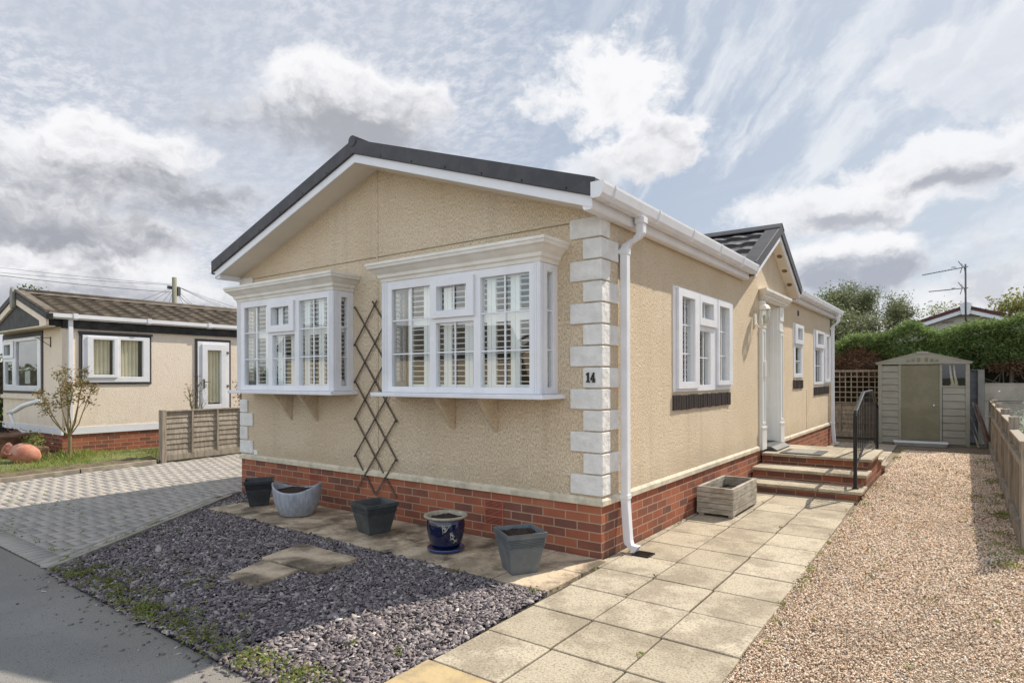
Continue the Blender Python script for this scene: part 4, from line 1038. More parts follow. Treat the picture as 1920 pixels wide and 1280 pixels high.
def soil_disc(t, r, z, square=False, rx=1, name='soil', m=None):
    b = MB(); n_ = 22; V = []; F = []
    for i in range(n_+1):
        for j in range(n_+1):
            u, v = -1+2*i/n_, -1+2*j/n_
            if not square:
                x = u*math.sqrt(1-v*v/2)*r*rx; y = v*math.sqrt(1-u*u/2)*r
            else: x, y = u*r, v*r
            ed = max(abs(u), abs(v)); zz = z+(1-ed**3)*.012+random.uniform(-.006, .006)+.008*math.sin(u*5+1)*math.cos(v*4)
            V.append((x, y, zz))
    F = [(i*(n_+1)+j, (i+1)*(n_+1)+j, (i+1)*(n_+1)+j+1, i*(n_+1)+j+1) for i in range(n_) for j in range(n_)]
    b.add(V, F); return b.build(name, m or M_soil, t)
square_pot((-.368, -.615, .026), R_(-33), .315, .205, .305, 'grey ribbed square plant pot with soil, nearest the corner downpipe', M_potgrey, True)
square_pot((-2.170, -.470, .026), R_(-12), .335, .215, .285, 'dark slate ribbed square pot without soil, below the foot of the trellis', simple('dark_slate_plastic', (.050, .057, .060), (.068, .075, .078), 10, .5, .2, 120, .002, dirt=((.12, .115, .10), 9, .3)), False)
square_pot((-4.240, -.385, .026), R_(-33), .315, .20, .290, 'charcoal ribbed square plant pot at the far left corner of the bungalow', M_potdark, False)
# oval pale pot with raised ends
t = thing('oval_planter', 'pale grey glazed oval planter with raised ends and dark soil', 'plant pot', (-3.40, -.46, .026), R_(36)); ORG = Vector((0, 0, 0))
def ovf(x, y, z, an, i):
    return (x, y*.86, z)
b = MB(); n_ = 56; PR = [(.150, 0), (.165, .004), (.180, .02), (.215, .08), (.240, .15), (.253, .22), (.258, .28), (.259, 1.0), (.249, 1.01), (.240, .27), (.225, .20)]
V = []; F = []
for i, (r, z_) in enumerate(PR):
    for k in range(n_):
        an = 2*math.pi*k/n_; rim = .265+.085*abs(math.cos(an))**2.4
        if z_ >= 1: zz = rim-(.0 if z_ == 1.0 else -.004)
        elif i < 7: zz = z_*rim/.30 if z_ > .02 else z_
        else: zz = z_*rim/.30
        V.append((r*math.cos(an)*1.0, r*.84*math.sin(an), zz))
for i in range(len(PR)-1):
    for k in range(n_): F.append((i*n_+k, i*n_+(k+1) % n_, (i+1)*n_+(k+1) % n_, (i+1)*n_+k))
F.append(tuple(range(n_))[::-1]); b.add(V, F, True); b.build('pot_body', M_pewter, t)
o = soil_disc(t, .205, .262, rx=1.16)
# blue glazed pot with saucer
t = thing('glazed_pot', 'navy glazed round pot with cream dragonfly-like marks on a blue saucer', 'plant pot', (-1.20, -.53, .026)); ORG = Vector((0, 0, 0))
b = MB(); b.lathe([(.10, .028), (.118, .03), (.130, .06), (.150, .12), (.160, .18), (.163, .22), (.158, .255), (.150, .272)], 56); b.build('pot_body', M_blueglz, t)
b = MB(); b.lathe([(.150, .268), (.168, .276), (.184, .284), (.188, .292), (.184, .300), (.165, .300), (.152, .292), (.146, .25)], 56); b.build('rim', M_pale, t)
b = MB(); b.lathe([(.0001, .002), (.12, .0), (.148, .006), (.158, .022), (.158, .03), (.148, .03), (.138, .014), (.0001, .012)], 56); b.build('saucer', M_bluesau, t)
soil_disc(t, .148, .265)
def onpot(a, z, r0=.1655):      # point on the pot wall facing angle a
    rr = np.interp(z, [.03, .06, .12, .18, .22, .255], [.118, .130, .150, .160, .163, .158])+.0015
    return (rr*math.cos(a), rr*math.sin(a), z)
b = MB()
def stroke(pts, wd):
    b.tube([onpot(a, z_) for a, z_ in pts], wd, 5)
ca = R_(-47)
for (da, zc, s) in ((-.05, .205, .9), (.36, .145, .85)):
    for sg in (1,):
        L = [(-.17, .035), (-.13, -.005), (-.16, -.04), (.0, -.02), (.12, .0), (.03, .015), (-.06, .038), (-.17, .035)]
        stroke([(ca+da+a*s, zc+z_*s) for a, z_ in L], .0022)
        stroke([(ca+da-.10, zc+.02), (ca+da+.05, zc-.005)], .004); stroke([(ca+da-.08, zc-.02), (ca+da+.04, zc-.008)], .003); stroke([(ca+da-.05, zc+.012), (ca+da+.02, zc)], .006)
stroke([(ca-.0, .19), (ca+.12, .225), (ca+.22, .25)], .0018); stroke([(ca+.34, .13), (ca+.55, .10), (ca+.70, .09)], .0035); stroke([(ca+.42, .085), (ca+.66, .115)], .002)
b.build('painted_motif', M_motif, t)
# wooden planter by the wall
t = thing('wooden_planter', 'square weathered timber planter with a little soil against the side wall', 'planter', (.235, 2.51, .016)); ORG = Vector((.235, 2.51, .016)); 
x0, x1, y0, y1 = .045, .430, 2.065, 2.955
for k in range(5):
    za = .045+.0565*k; zb = za+.052
    lap = k % 2 == 0
    j = lambda: random.uniform(-.0015, .0015)
    for (a0, a1, c0, c1) in ((x0+(.035 if lap else 0), x1-(.035 if lap else 0), y0, y0+.034), (x0+(.035 if lap else 0), x1-(.035 if lap else 0), y1-.034, y1),
                             (x0, x0+.034, y0+(.0 if lap else .035), y1-(.0 if lap else .035)), (x1-.034, x1, y0+(.0 if lap else .035), y1-(.0 if lap else .035))):
        b = MB(); b.box(a0+j(), a1+j(), c0+j(), c1+j(), za, zb); b.build('plank', M_woody, t, bevel=.003)
b = MB(); b.box(x0+.036, x1-.036, y0+.036, y1-.036, .06, .20)
o = b.build('planter_core', M_rubber, t)
b = MB()
n_ = 18; V = []
for i in range(n_+1):
    for k in range(n_+1): V.append((x0+.035+(x1-x0-.07)*i/n_, y0+.035+(y1-y0-.07)*k/n_, .215+random.uniform(-.012, .012)+.03*(k/n_ < .4)))
b.add(V, [(i*(n_+1)+k, (i+1)*(n_+1)+k, (i+1)*(n_+1)+k+1, i*(n_+1)+k+1) for i in range(n_) for k in range(n_)]); b.build('soil', M_soil, t)
for (a, c) in ((.06, 2.09), (.06, 2.88), (.37, 2.09), (.37, 2.88)):
    b = MB(); b.box(a, a+.05, c, c+.06, .016, .044); b.build('foot', M_woody, t)

# steps
t = thing('entrance_steps', 'brick entrance steps with buff slab treads leading to the front door', 'steps', (.68, 5.3, 0)); ORG = Vector((.68, 5.3, 0))
XR = 1.335
lv = [(3.86, 7.00, .092), (4.31, 6.55, .232), (4.81, 6.10, .372)]
b = MB()
b.box(.024, XR, 3.86, 7.00, -.01, .092); b.box(.024, XR-.001, 4.31, 6.55, .0921, .232); b.box(.024, XR-.002, 4.81, 6.10, .2321, .372)
b.build('brick_riser', M_brick, t, weld=False)
for (ya, yb, zt_) in lv:
    for (a0, a1) in ((ya-.045, None), (None, yb+.045)):
        if zt_ < .3:
            c0, c1 = (ya-.045, ya+.47) if a1 is None else (yb-.47, yb+.045)
            b = MB()
            for k in range(3): b.box(.028+(XR-.0)*k/3, .028+(XR+.0)*(k+1)/3-.004+(.03 if k == 2 else 0), c0, c1, zt_+.001, zt_+.038)
            b.build('tread', M_slab, t, bevel=.006)
b = MB()
for k in range(3):
    for q in range(3):
        b.box(.028+XR*k/3, .028+XR*(k+1)/3-.004+(.03 if k == 2 else 0), 4.765+.46*q, 4.765+.46*(q+1)-.004, .373, .411)
b.build('landing', M_slab, t, bevel=.005)
# handrail
t = thing('handrail', 'black metal handrail with upright bars on the outer edge of the entrance steps', 'handrail', (1.29, 5.2, .13)); ORG = Vector((1.29, 5.2, .13))
xr = 1.29
railp = [(4.05, 1.02), (4.10, 1.06), (4.80, 1.275), (5.70, 1.285), (6.36, 1.05), (6.40, 1.01)]
b = MB()
prof = [(-.022, -.012), (.022, -.012), (.022, .008), (.012, .016), (-.012, .016), (-.022, .008)]
b.extrude(prof, [(lambda a, c, Y=y, Z=z_: (xr+a, Y, Z+c)) for y, z_ in railp]); b.build('top_rail', M_black, t, bevel=.003)
for y, z0, z1 in ((4.05, .13, 1.02), (6.38, .13, 1.03)):
    b = MB(); b.box(xr-.02, xr+.02, y-.02, y+.02, z0, z1); b.build('post', M_black, t, bevel=.004)
    b = MB(); b.box(xr-.035, xr+.035, y-.035, y+.035, z0, z0+.008); b.build('base_plate', M_black, t)
lowp = [(4.07, .36), (4.78, .56), (5.0, .575), (5.72, .575), (6.36, .40)]
b = MB(); b.extrude([(-.012, -.006), (.012, -.006), (.012, .006), (-.012, .006)], [(lambda a, c, Y=y, Z=z_: (xr+a, Y, Z+c)) for y, z_ in lowp]); b.build('bottom_rail', M_black, t)
nb = 13
for i in range(nb):
    y = 4.05+(6.38-4.05)*(i+1)/(nb+1); z1 = np.interp(y, [q[0] for q in railp], [q[1] for q in railp])-.01; z0 = np.interp(y, [q[0] for q in lowp], [q[1] for q in lowp])+.004
    b = MB(); b.box(xr-.005, xr+.005, y-.006, y+.006, z0, z1); b.build('baluster', M_black, t)
# threshold half step and mat
t = thing('threshold_ramp', 'dark grey moulded plastic threshold step in the doorway', 'step', (-.1, 5.4, .411)); ORG = Vector((-.1, 5.4, .411))
b = MB(); P = [(-.56, .42), (.17, .414), (.185, .43), (.10, .475), (-.05, .485), (-.56, .49)]
b.prism([(x, z_) for x, z_ in P], 5.02, 5.82, lambda u, v, w: (u, w, v)); b.build('step_body', M_greyramp, t, bevel=.008)
b = MB()
for k in range(16): b.box(-.5+.036*k, -.485+.036*k, 5.05, 5.79, .4855, .493) if -.5+.036*k < -.06 else None
b.build('tread_rib', M_rubber, t)
t = thing('doormat', 'dark edged doormat with a pale centre on the top step', 'doormat', (.52, 5.0, .411)); ORG = Vector((.52, 5.0, .411))
b = MB(); b.box(.25, .78, 4.83, 5.42, .4115, .424); b.build('mat_border', M_rubber, t, bevel=.004)
b = MB(); b.box(.33, .66, 4.89, 5.36, .4242, .4275); b.build('mat_centre', M_matfab, t)

# ---- shed, turned toward the camera
SA = Vector((.795, 11.66, 0)); SB = Vector((2.455, 11.80, 0)); sdir = (SB-SA).normalized(); SW = (SB-SA).length; sn_ = Vector((sdir.y, -sdir.x, 0))
SHR = math.atan2(sdir.y, sdir.x)
t = thing('garden_shed', 'sage green plastic garden shed with an olive sliding door and clear side pane', 'shed', tuple(SA), SHR); ORG = Vector((0, 0, 0))
fs = lambda u, v, w: (u, -w, v)
SH, AP, SD = 1.76, 2.02, 1.5
d0, d1 = .45, 1.125
for (u0, u1, z0, z1) in ((.07, d0-.06, .03, SH-.02), (d1+.07, SW-.07, .03, 1.27)):
    b = MB(); n_ = 12 if z1 > 1.5 else 8; h = (z1-z0)/n_
    for k in range(n_): b.prism([(z0+h*k, .014), (z0+h*k+.008, .02), (z0+h*(k+1)-.004, .004), (z0+h*(k+1), -.01), (z0+h*k, -.01)], u0, u1, lambda u, v, w: (w, -v, u))
    b.build('front_cladding', M_shedg, t, weld=False)
b = MB(); b.box(-.0, .012, .02, SH, -SD, -.0, fs); b.box(SW-.012, SW, .02, SH, -SD, 0, fs); b.box(0, SW, .02, SH, -SD, -SD+.012, fs); b.box(0, SW, .0, .02, -SD, 0, fs); b.build('shed_wall', M_shedg, t)
b = MB()
for (u0, u1) in ((.0, .075), (SW-.075, SW)): b.box(u0, u1, .0, SH, -.0, .032, fs)
for (u0, u1) in ((d0-.062, d0-.012), (d1+.012, d1+.062)): b.box(u0, u1, .02, SH-.005, -.0, .024, fs)
b.box(d1+.062, SW-.075, 1.26, 1.295, 0, .024, fs); b.build('frame_post', M_shedg, t, bevel=.004)
b = MB(); b.box(d0-.012, d1+.012, .03, SH-.012, -.03, .006, fs)
dr = b.build('shed_door', M_sheddoor, t, bevel=.003)
b = MB(); b.box(d0+.06, d0+.064, .1, SH-.1, .0062, .008, fs); b.build('door_seam', M_sheddoor, dr)
b = MB(); b.lathe([(.0001, .045), (.012, .043), (.017, .03), (.010, .012), (.012, .0)], 14); 
me_pts = [(d1-.09+x, -(.006+z_), .87+y*1.3) for x, y, z_ in b.v]; b.v = me_pts; b.build('door_knob', M_glosswhite, dr)
b = MB(); g0, g1 = d1+.062, SW-.075
b.add([fs(g0, 1.295, .008), fs(g1, 1.295, .008), fs(g1, SH, .008), fs(g0, SH, .008)], [(0, 1, 2, 3)]); b.build('clear_pane', M_poly, t, weld=False)
# things dimly seen behind the pane
b = MB()
for (u, r0, r1) in ((g0+.17, .035, .075), (g0+.24, .03, .05)):
    b.tube([(u, .10, 1.22), (u+.02, .10, 1.34), (u-.01, .10, 1.52), (u-.03, .10, 1.74)], [r1, r0, r0*.6, r0*.5], 10)
b.build('hanging_sheet', M_curt, t)
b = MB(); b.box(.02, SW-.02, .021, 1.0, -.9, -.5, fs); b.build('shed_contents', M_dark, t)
b = MB(); b.prism([(-.035, SH), (SW+.035, SH), (SW+.035, SH+.035), (SW/2, AP), (-.035, SH+.035)], .0, .045, fs)
gb = b.build('gable_board', M_shedg, t, bevel=.004)
b = MB()
for k, (u, h) in enumerate(((-.26, .04), (-.17, .06), (-.07, .085), (.07, .085), (.17, .06), (.26, .04))): b.box(SW/2+u-.03, SW/2+u+.03, SH+.055, SH+.055+h, .0455, .052, fs)
b.build('vent_slot', M_sheddoor, gb)
b = MB(); b.box(SW/2-.11, SW/2+.11, AP-.045, AP+.012, .02, .06, fs); b.build('ridge_finial', M_shedg, t, bevel=.008)
b = MB(); b.prism([(-.05, SH+.02), (SW/2, AP+.0), (SW+.05, SH+.02), (SW+.05, SH+.045), (SW/2, AP+.028), (-.05, SH+.045)], -SD-.05, .055, fs); b.build('shed_roof', M_shedg, t)
# ramp board at the shed
t = thing('shed_sill', 'white edged concrete sill in front of the olive shed door', 'door sill', (1.6, 11.42, 0), SHR); ORG = Vector((0, 0, 0))
b = MB(); b.box(-.47, .47, -.10, .22, 0, .07); b.build('sill_slab', M_post, t, bevel=.004)
b = MB(); b.box(-.49, .49, -.06, .16, .071, .10); b.build('white_threshold', M_upvc, t)
# canes leaning beside the shed
cane_lab = ['longest grey pole leaning between the shed and the fence', 'reddish brown pole leaning nearest the fence', 'thin pale cane leaning against the shed side', 'brown batten leaning between the shed and the fence, second from the fence', 'short grey cane leaning low beside the shed']
for i, (xt, zt_, xb_, r) in enumerate(((2.50, .93, 2.74, .020), (2.57, .88, 2.82, .022), (2.44, .72, 2.66, .014), (2.55, .90, 2.78, .018), (2.50, .35, 2.60, .016))):
    a = Vector((xb_, 11.75-.06*i, .012)); c = Vector((xt, 12.15-.03*i, zt_)); ORG = a.copy()
    b = MB(); mm = M_wood if i in (0, 2, 4) else simple('reddish_pole', (.16, .085, .06), (.22, .13, .10), 6, .7, .2)
    b.tube([a, a.lerp(c, .5)+Vector((.004, 0, .004)), c], r, 8); o = b.build('leaning_pole', mm); tag(o, cane_lab[i], 'pole', 'poles leaning beside the shed')
at0()
# ---- back boundary
t = thing('trellis_panel', 'square grid timber trellis panel between the bungalow and the green shed', 'trellis', (.2, 12.6, 0)); ORG = Vector((.2, 12.6, 0))
yb = front(12.60); b = MB()
xs = [-.62+.125*k for k in range(12)]; zs_ = [.86+.125*k for k in range(7)]
for x in xs: b.box(x, x+.022, .84, 1.64, .0, .016, yb)
b.build('upright_slat', M_woodv, t)
b = MB()
for z_ in zs_: b.box(-.64, .80, z_, z_+.022, .0165, .032, yb)
b.box(-.65, .82, 1.63, 1.66, -.01, .04, yb); b.build('cross_slat', M_wood, t)
def lap_panel(name, label, cat, P0, P1, z0, z1, nrows, posts=(), battens=(), m=M_wood, mv=M_woodv, group=None, cap=True):
    """lap fence panel from P0 to P1 (xy), facing right of the direction"""
    P0, P1 = Vector((*P0, 0)), Vector((*P1, 0)); d = (P1-P0).normalized(); L = (P1-P0).length
    t = thing(name, label, cat, tuple(P0), math.atan2(d.y, d.x), group); global ORG; ORG = Vector((0, 0, 0))
    b = MB(); h = (z1-z0)/nrows
    for k in range(nrows):
        zz = z0+h*k; n_ = 10; wob = random.uniform(0, 6)
        V = []
        for i in range(n_+1):
            x = L*i/n_; dz = .006*math.sin(x*3+wob)+random.uniform(-.003, .003)
            V += [(x, -.020, zz+dz), (x, .0, zz+h+.02+dz), (x, .006, zz+h+.02+dz), (x, -.012, zz+dz)]
        b.add(V, [(i*4+q, i*4+(q+1) % 4, i*4+4+(q+1) % 4, i*4+4+q) for i in range(n_) for q in range(4)])
    b.build('lap_boards', m, t, weld=False)
    for x in battens:
        b = MB(); b.box(x-.018, x+.018, -.045, -.022, z0-.01, z1+.02); b.build('batten', mv, t, bevel=.002)
    if cap: b = MB(); b.box(-.01, L+.01, -.05, .02, z1+.02, z1+.045); b.build('capping', m, t, bevel=.003)
    b = MB(); b.box(0, L, -.04, .0, z0-.11, z0-.005); b.build('gravel_board', m, t, bevel=.003)
    for x in posts:
        b = MB(); b.box(x-.045, x+.045, -.05, .045, -.02, z1+.055); b.build('post', mv, t, bevel=.004)
    return t
lap_panel('lap_fence', 'weathered lap fence panel below the grid trellis behind the bungalow', 'fence', (-1.0, 12.62), (.80, 12.62), .14, .80, 6, (.45,), (.9, 1.4))
lap_panel('lap_fence', 'grey lap fence panel between the shed and the concrete post', 'fence', (1.9, 12.62), (2.60, 12.62), .14, 1.60, 12, (), (.35,), M_greywall, M_greywall)
ORG = Vector((2.655, 12.6, 0)); b = MB(); b.box(2.60, 2.72, 12.54, 12.66, 0, 1.64); tag(b.build('fence_post', M_post, bevel=.008), 'grey concrete fence post at the end of the beige board fence', 'fence post')
t = thing('board_fence', 'beige concrete board fence below the hedge on the right', 'fence', (4, 12.6, 0)); ORG = Vector((4, 12.6, 0))
for k, (a, c) in enumerate(((0, .31), (.32, .62), (.63, .95), (.96, 1.345))):
    b = MB(); b.box(2.722, 8.0, 12.585, 12.625, a, c-.03); b.box(2.722, 8.0, 12.575, 12.63, c-.029, c); b.build('concrete_board', M_conc, t, bevel=.004)

# ---- right-hand low fence
t = thing('low_fence', 'low weathered closeboard fence with upright posts along the right side of the gravel', 'fence', (2.78, 7, 0)); ORG = Vector((2.78, 7, 0))
py = [2.33, 4.22, 6.15, 8.1, 10.0, 11.9]; 
for i, y in enumerate(py):
    x = 2.745+.006*i; h = (.935, 1.045, 1.05, 1.06, 1.06, 1.08)[i]
    b = MB(); b.box(x-.005, x+.085, y-.04, y+.04, -.05, h, jit=.003); b.build('post', M_woodv, t, bevel=.005)
for i in range(5):
    y0, y1 = py[i]+.045, py[i+1]-.045; n_ = 16; h0 = (.90, .965, .975, .98, .985)[i]
    b = MB()
    for k in range(n_):
        a = y0+(y1-y0)*k/n_; x = 2.775+.006*i+(.006 if k % 2 else 0)
        b.box(x, x+.014, a+.002, a+(y1-y0)/n_+.006, .10, h0-.02+random.uniform(-.004, .004))
    b.build('closeboard', M_woodv, t, weld=False)
    b = MB(); b.box(2.745+.006*i, 2.83+.006*i, y0-.03, y1+.03, h0-.015, h0+.012); b.build('capping_rail', M_woodv, t, bevel=.004)
    b = MB(); b.box(2.735+.006*i, 2.774+.006*i, y0, y1, .01, .14); b.box(2.742+.006*i, 2.7745+.006*i, y0, y1, .70, .76); b.build('gravel_board', M_wood, t)
at0()

# ============================================================ PLANTING HELPERS
def branch(b, p, d, L, r, depth, tips, rng, spread=.6, segs=4, nsplit=(2, 3), shrink=.72, up=.15):
    pts = [Vector(p)]; dd = Vector(d).normalized()
    for i in range(segs):
        dd = (dd+Vector((rng.uniform(-1, 1), rng.uniform(-1, 1), rng.uniform(-.6, .8)))*.16+Vector((0, 0, up*.2))).normalized()
        pts.append(pts[-1]+dd*L/segs)
    rr = [r*(1-.40*i/segs) for i in range(segs+1)]
    b.tube(pts, rr, 6 if depth > 1 else 4, cap=False)
    if depth <= 1: tips += pts[1:]
    elif depth == 2: tips.append(pts[-1])
    if depth > 0:
        for k in range(rng.randint(*nsplit)):
            a = rng.uniform(0, 6.283); q = Vector((math.cos(a), math.sin(a), rng.uniform(-.1, .6)))*spread
            st = pts[-1] if k == 0 or rng.random() < .6 else pts[-2]
            branch(b, st, dd+q, L*shrink*rng.uniform(.8, 1.15), rr[-1]*.75, depth-1, tips, rng, spread, segs, nsplit, shrink, up)
def tree(loc, height, seed, label, lm, nleaf, lsize, trunk=.35, spread=.65, depth=4, r=None, group=None, clump=.5, cat='tree', name='tree', lean=(0, 0), squash=.8, bark=M_bark):
    rng = random.Random(seed); t = thing(name, label, cat, loc, 0, group); global ORG; ORG = Vector((0, 0, 0))
    b = MB(); tips = []
    L0 = height*trunk
    branch(b, (0, 0, 0), (lean[0], lean[1], 1), L0, r or height*.03, depth, tips, rng, spread, 4, (2, 4), .70)
    mz = max(q.z for q in tips); s = height/mz*.95
    b.v = [(x*s, y*s, z_*s) for x, y, z_ in b.v]; tips = [q*s for q in tips]
    b.build('trunk', bark, t, weld=False)
    T = np.array([tuple(q) for q in tips]); idx = RNG.integers(0, len(T), nleaf)
    nleaf = int(nleaf*1.7); lsize *= .72; idx = RNG.integers(0, len(T), nleaf)
    off = np.clip(RNG.normal(0, 1, (nleaf, 3)), -1.4, 1.4)*clump*RNG.uniform(.3, 1, (nleaf, 1)); off[:, 2] *= squash
    P = T[idx]+off; leaves('crown', P, lsize, lm, t, 1.2, .8)
    return t
# trees behind
tree((-.9, 27.5, 0), 6.0, 11, 'olive grey spreading tree with a visible trunk behind the hedge', M_leaf_olive, 7500, .13, .30, .75, 4, .20, 'trees beyond the hedge', .30)
tree((-3.6, 30, 0), 6.0, 5, 'dark green tree just right of the bungalow gutter', M_leaf_mid, 8000, .18, .26, .8, 4, None, 'trees beyond the hedge', .5)
tree((-2.4, 24.5, 0), 4.7, 9, 'bushy olive tree low behind the end downpipe', M_leaf_olive, 7500, .15, .22, .8, 4, None, 'trees beyond the hedge', .42)
tree((5.3, 22, 0), 5.3, 21, 'yellowing open tree above the maroon edged roof at the right edge', M_leaf_yel, 4200, .15, .30, .62, 4, .11, 'trees beyond the hedge', .28)
tree((2.1, 33, 0), 5.3, 33, 'small distant green tree peeping over the maroon ridge', M_leaf_yel, 2500, .2, .4, .6, 3, None, 'trees beyond the hedge', .5)
tree((-33, 6.8, 0), 5.9, 41, 'distant treetop left of the utility pole', M_leaf_mid, 2500, .22, .4, .5, 3, None, 'treetops beyond the left bungalow', .35)
tree((-36, 2.6, 0), 5.3, 43, 'faint treetop above the middle of the brown tiled roof', M_leaf_mid, 1500, .2, .4, .4, 3, None, 'treetops beyond the left bungalow', .3)

# hedge
t = thing('hedge', 'long bushy conifer hedge with bright green top and dead brown patches', 'hedge', (3, 13.5, 0)); ORG = Vector((0, 0, 0)); HO = np.array([3, 13.5, 0])
n = 34000
X = RNG.uniform(-2.0, 6.0, n); 
def htop(x): return 2.36+.36*np.clip((x+.2)/3.4, 0, 1.2)+.06*np.sin(x*2.1)+.05*np.sin(x*5.3+1)+.18*np.exp(-((x-1.35)/.25)**2)
face = RNG.uniform(0, 1, n); top = htop(X)
# front surface and top surface with depth noise
Yf = 13.02+.13*np.sin(X*3.1)+.12*np.sin(X*7.7+2)
Z = 1.45+(top-1.45)*RNG.uniform(0, 1, n)**.8; Y = Yf+.10*np.sin(Z*9+X*4)+np.abs(RNG.normal(0, .12, n))
tp = face > .62; Z = np.where(tp, top+RNG.normal(0, .045, n), Z); Y = np.where(tp, RNG.uniform(12.95, 14.3, n), Y)
patch = np.sin(X*2.3+.5)+.8*np.sin(X*4.9+Z*3)+.6*np.sin(Z*7-X)
low = (Z-1.45)/(top-1.45)
bx = np.clip((1.7-X)/2.2, 0, 1)
deadp = (~tp) & (((low < .62*bx+.16+.10*patch)))
n2 = (~deadp)
P = np.stack([X, Y, Z], 1)
# sprays: clusters of small leaves around each point
def sprays(P, k, sg): return (P[:, None, :]+RNG.normal(0, 1, (len(P), k, 3))*np.array(sg)).reshape(-1, 3)
G = P[n2]; G = G[~((G[:, 0] > 2.6) & (G[:, 2] < 1.58+.09*np.sin(G[:, 0]*5)))]
sel = RNG.permutation(len(G))[:13000]; leaves('foliage', sprays(G[sel], 5, (.035, .035, .045))-HO, .075, M_leaf_hedge, t, 1.0, .5)
D = P[deadp]; D = D[~((D[:, 0] > 2.6) & (D[:, 2] < 1.60+.08*np.sin(D[:, 0]*5)))]; sel = RNG.permutation(len(D))[:3600]
leaves('dead_foliage', sprays(D[sel], 5, (.04, .04, .06))-HO, .080, M_leaf_dead, t, 1.4, .35)
b = MB(); b.prism([(-6.2, .6), (4.5, .6), (4.5, 2.62), (.6, 2.56), (-3.2, 2.22), (-6.2, 2.2)], .10, .62, lambda u, v, w: (u, w, v)); b.build('inner_shade', simple('hedge_inner_shade', (.020, .018, .010), (.035, .026, .016), 9, .95, .5), t)  # near-black solid core stands in for the shade inside the hedge
b = MB()
for i in range(34):
    x = RNG.uniform(2.7, 6.5); p0 = Vector((x-3, -.28+RNG.uniform(-.1, .1), 1.30)); d = Vector((RNG.uniform(-.6, .6), -.05, RNG.uniform(.2, .5)))
    b.tube([p0, p0+d*.5, p0+d+Vector((.03, 0, .03))], [.016, .012, .006], 5, cap=False)
for x in (4.15, 3.2, 5.3): b.tube([(x-3, -.30, 1.2), (x-3+.03, -.30, 1.75)], [.05, .04], 8)
b.build('bare_branch', M_bark, t, weld=False); b = MB()
for i in range(26):
    x = RNG.uniform(-.3, 1.0); p0 = Vector((x-3, -.42, RNG.uniform(1.62, 1.75))); d = Vector((RNG.uniform(-.35, .45), -.02, RNG.uniform(.05, .32)))
    b.tube([p0, p0+d*.5, p0+d], [.010, .008, .004], 5, cap=False)
b.build('bare_branch', M_bark, t, weld=False)
# white flowering bush on the far right
t = thing('flowering_bush', 'white flowering bush behind the low fence at the right edge', 'bush', (3.32, 8.9, 0)); ORG = Vector((0, 0, 0))
P = RNG.normal(0, 1, (1700, 3))*np.array([.20, .35, .17])+np.array([0, 0, .58]); leaves('blossom', P, .05, M_white_fl, t, 1.3, .8)
b = MB()
for i in range(10): a = RNG.uniform(0, 6.28); b.tube([(0, 0, 0), (.15*math.cos(a), .2*math.sin(a), .6)], [.012, .005], 5)
b.build('stem', M_bark, t, weld=False)

# ---- neighbour bungalow behind the hedge, aerial
t = thing('bungalow', 'white bungalow with maroon edged roof rising behind the hedge', 'bungalow', (2.40, 17, 0)); ORG = Vector((0, 0, 0))
a = .335; hw = 3.3; gz = 3.30
b = MB(); b.prism([(-hw, 0), (hw, 0), (hw, gz-a*hw), (0, gz), (-hw, gz-a*hw)], 0, 8, lambda u, v, w: (u, w, v)); b.build('wall', simple('white_render', (.66, .64, .58), (.60, .58, .52), 2, .8, .1), t)
def chev(b, y0, y1, z0, z1, hw_):
    b.prism([(-hw_, gz-a*hw_+z0), (0, gz+z0), (hw_, gz-a*hw_+z0), (hw_, gz-a*hw_+z1), (0, gz+z1), (-hw_, gz-a*hw_+z1)], y0, y1, lambda u, v, w: (u, w, v))
b = MB(); chev(b, -.25, -.2, -.04, .07, hw+.3); b.build('barge_board', M_upvc, t)
b = MB(); chev(b, -.27, 8.2, .072, .17, hw+.35); b.build('roof', M_maroon, t)
b = MB(); b.prism([(-.085, gz-.10), (.085, gz-.10), (.14, gz+.20), (0, gz+.26), (-.14, gz+.20)], -.30, -.271, lambda u, v, w: (u, w, v)); b.build('finial', M_upvc, t)
for s in (-1, 1): b = MB(); b.box(s*.40-.13, s*.40+.13, -.008, -.001, gz-.30, gz-.24); b.build('gable_vent', M_pale, t)
t = thing('tv_aerial', 'tall pole with two television aerials in front of the maroon edged gable', 'aerial', (2.40, 16.5, 2.9)); ORG = Vector((0, 0, 0))
b = MB(); b.tube([(0, 0, -.05), (0, 0, 1.66)], .022, 8); b.box(-.04, .04, .03, .24, .1, .14); b.build('mast', M_metal, t)
for (zz, xl_, dz) in ((1.58, -.98, -.12), (1.00, -.83, -.02)):
    b = MB(); b.tube([(.06, 0, zz+.01), (xl_, 0, zz+dz)], .012, 6)
    n_ = 11
    for k in range(n_):
        f = k/n_; x = xl_+(-.25-xl_)*f; z_ = zz+dz+(0-dz)*f*.85; b.tube([(x, -.10-.04*f, z_), (x, .10+.04*f, z_)], .005, 4)
    b.tube([(-.12, 0, zz-.15), (-.07, 0, zz+.02), (-.16, 0, zz+.18)], .010, 5); b.tube([(-.02, -.1, zz-.12), (-.03, 0, zz), (-.10, .1, zz+.13)], .008, 5)
    b.tube([(-.2, 0, zz-.005), (-.32, 0, zz+.03), (-.22, 0, zz+.035)], .008, 5)
    b.build('antenna', M_metal, t, weld=False)

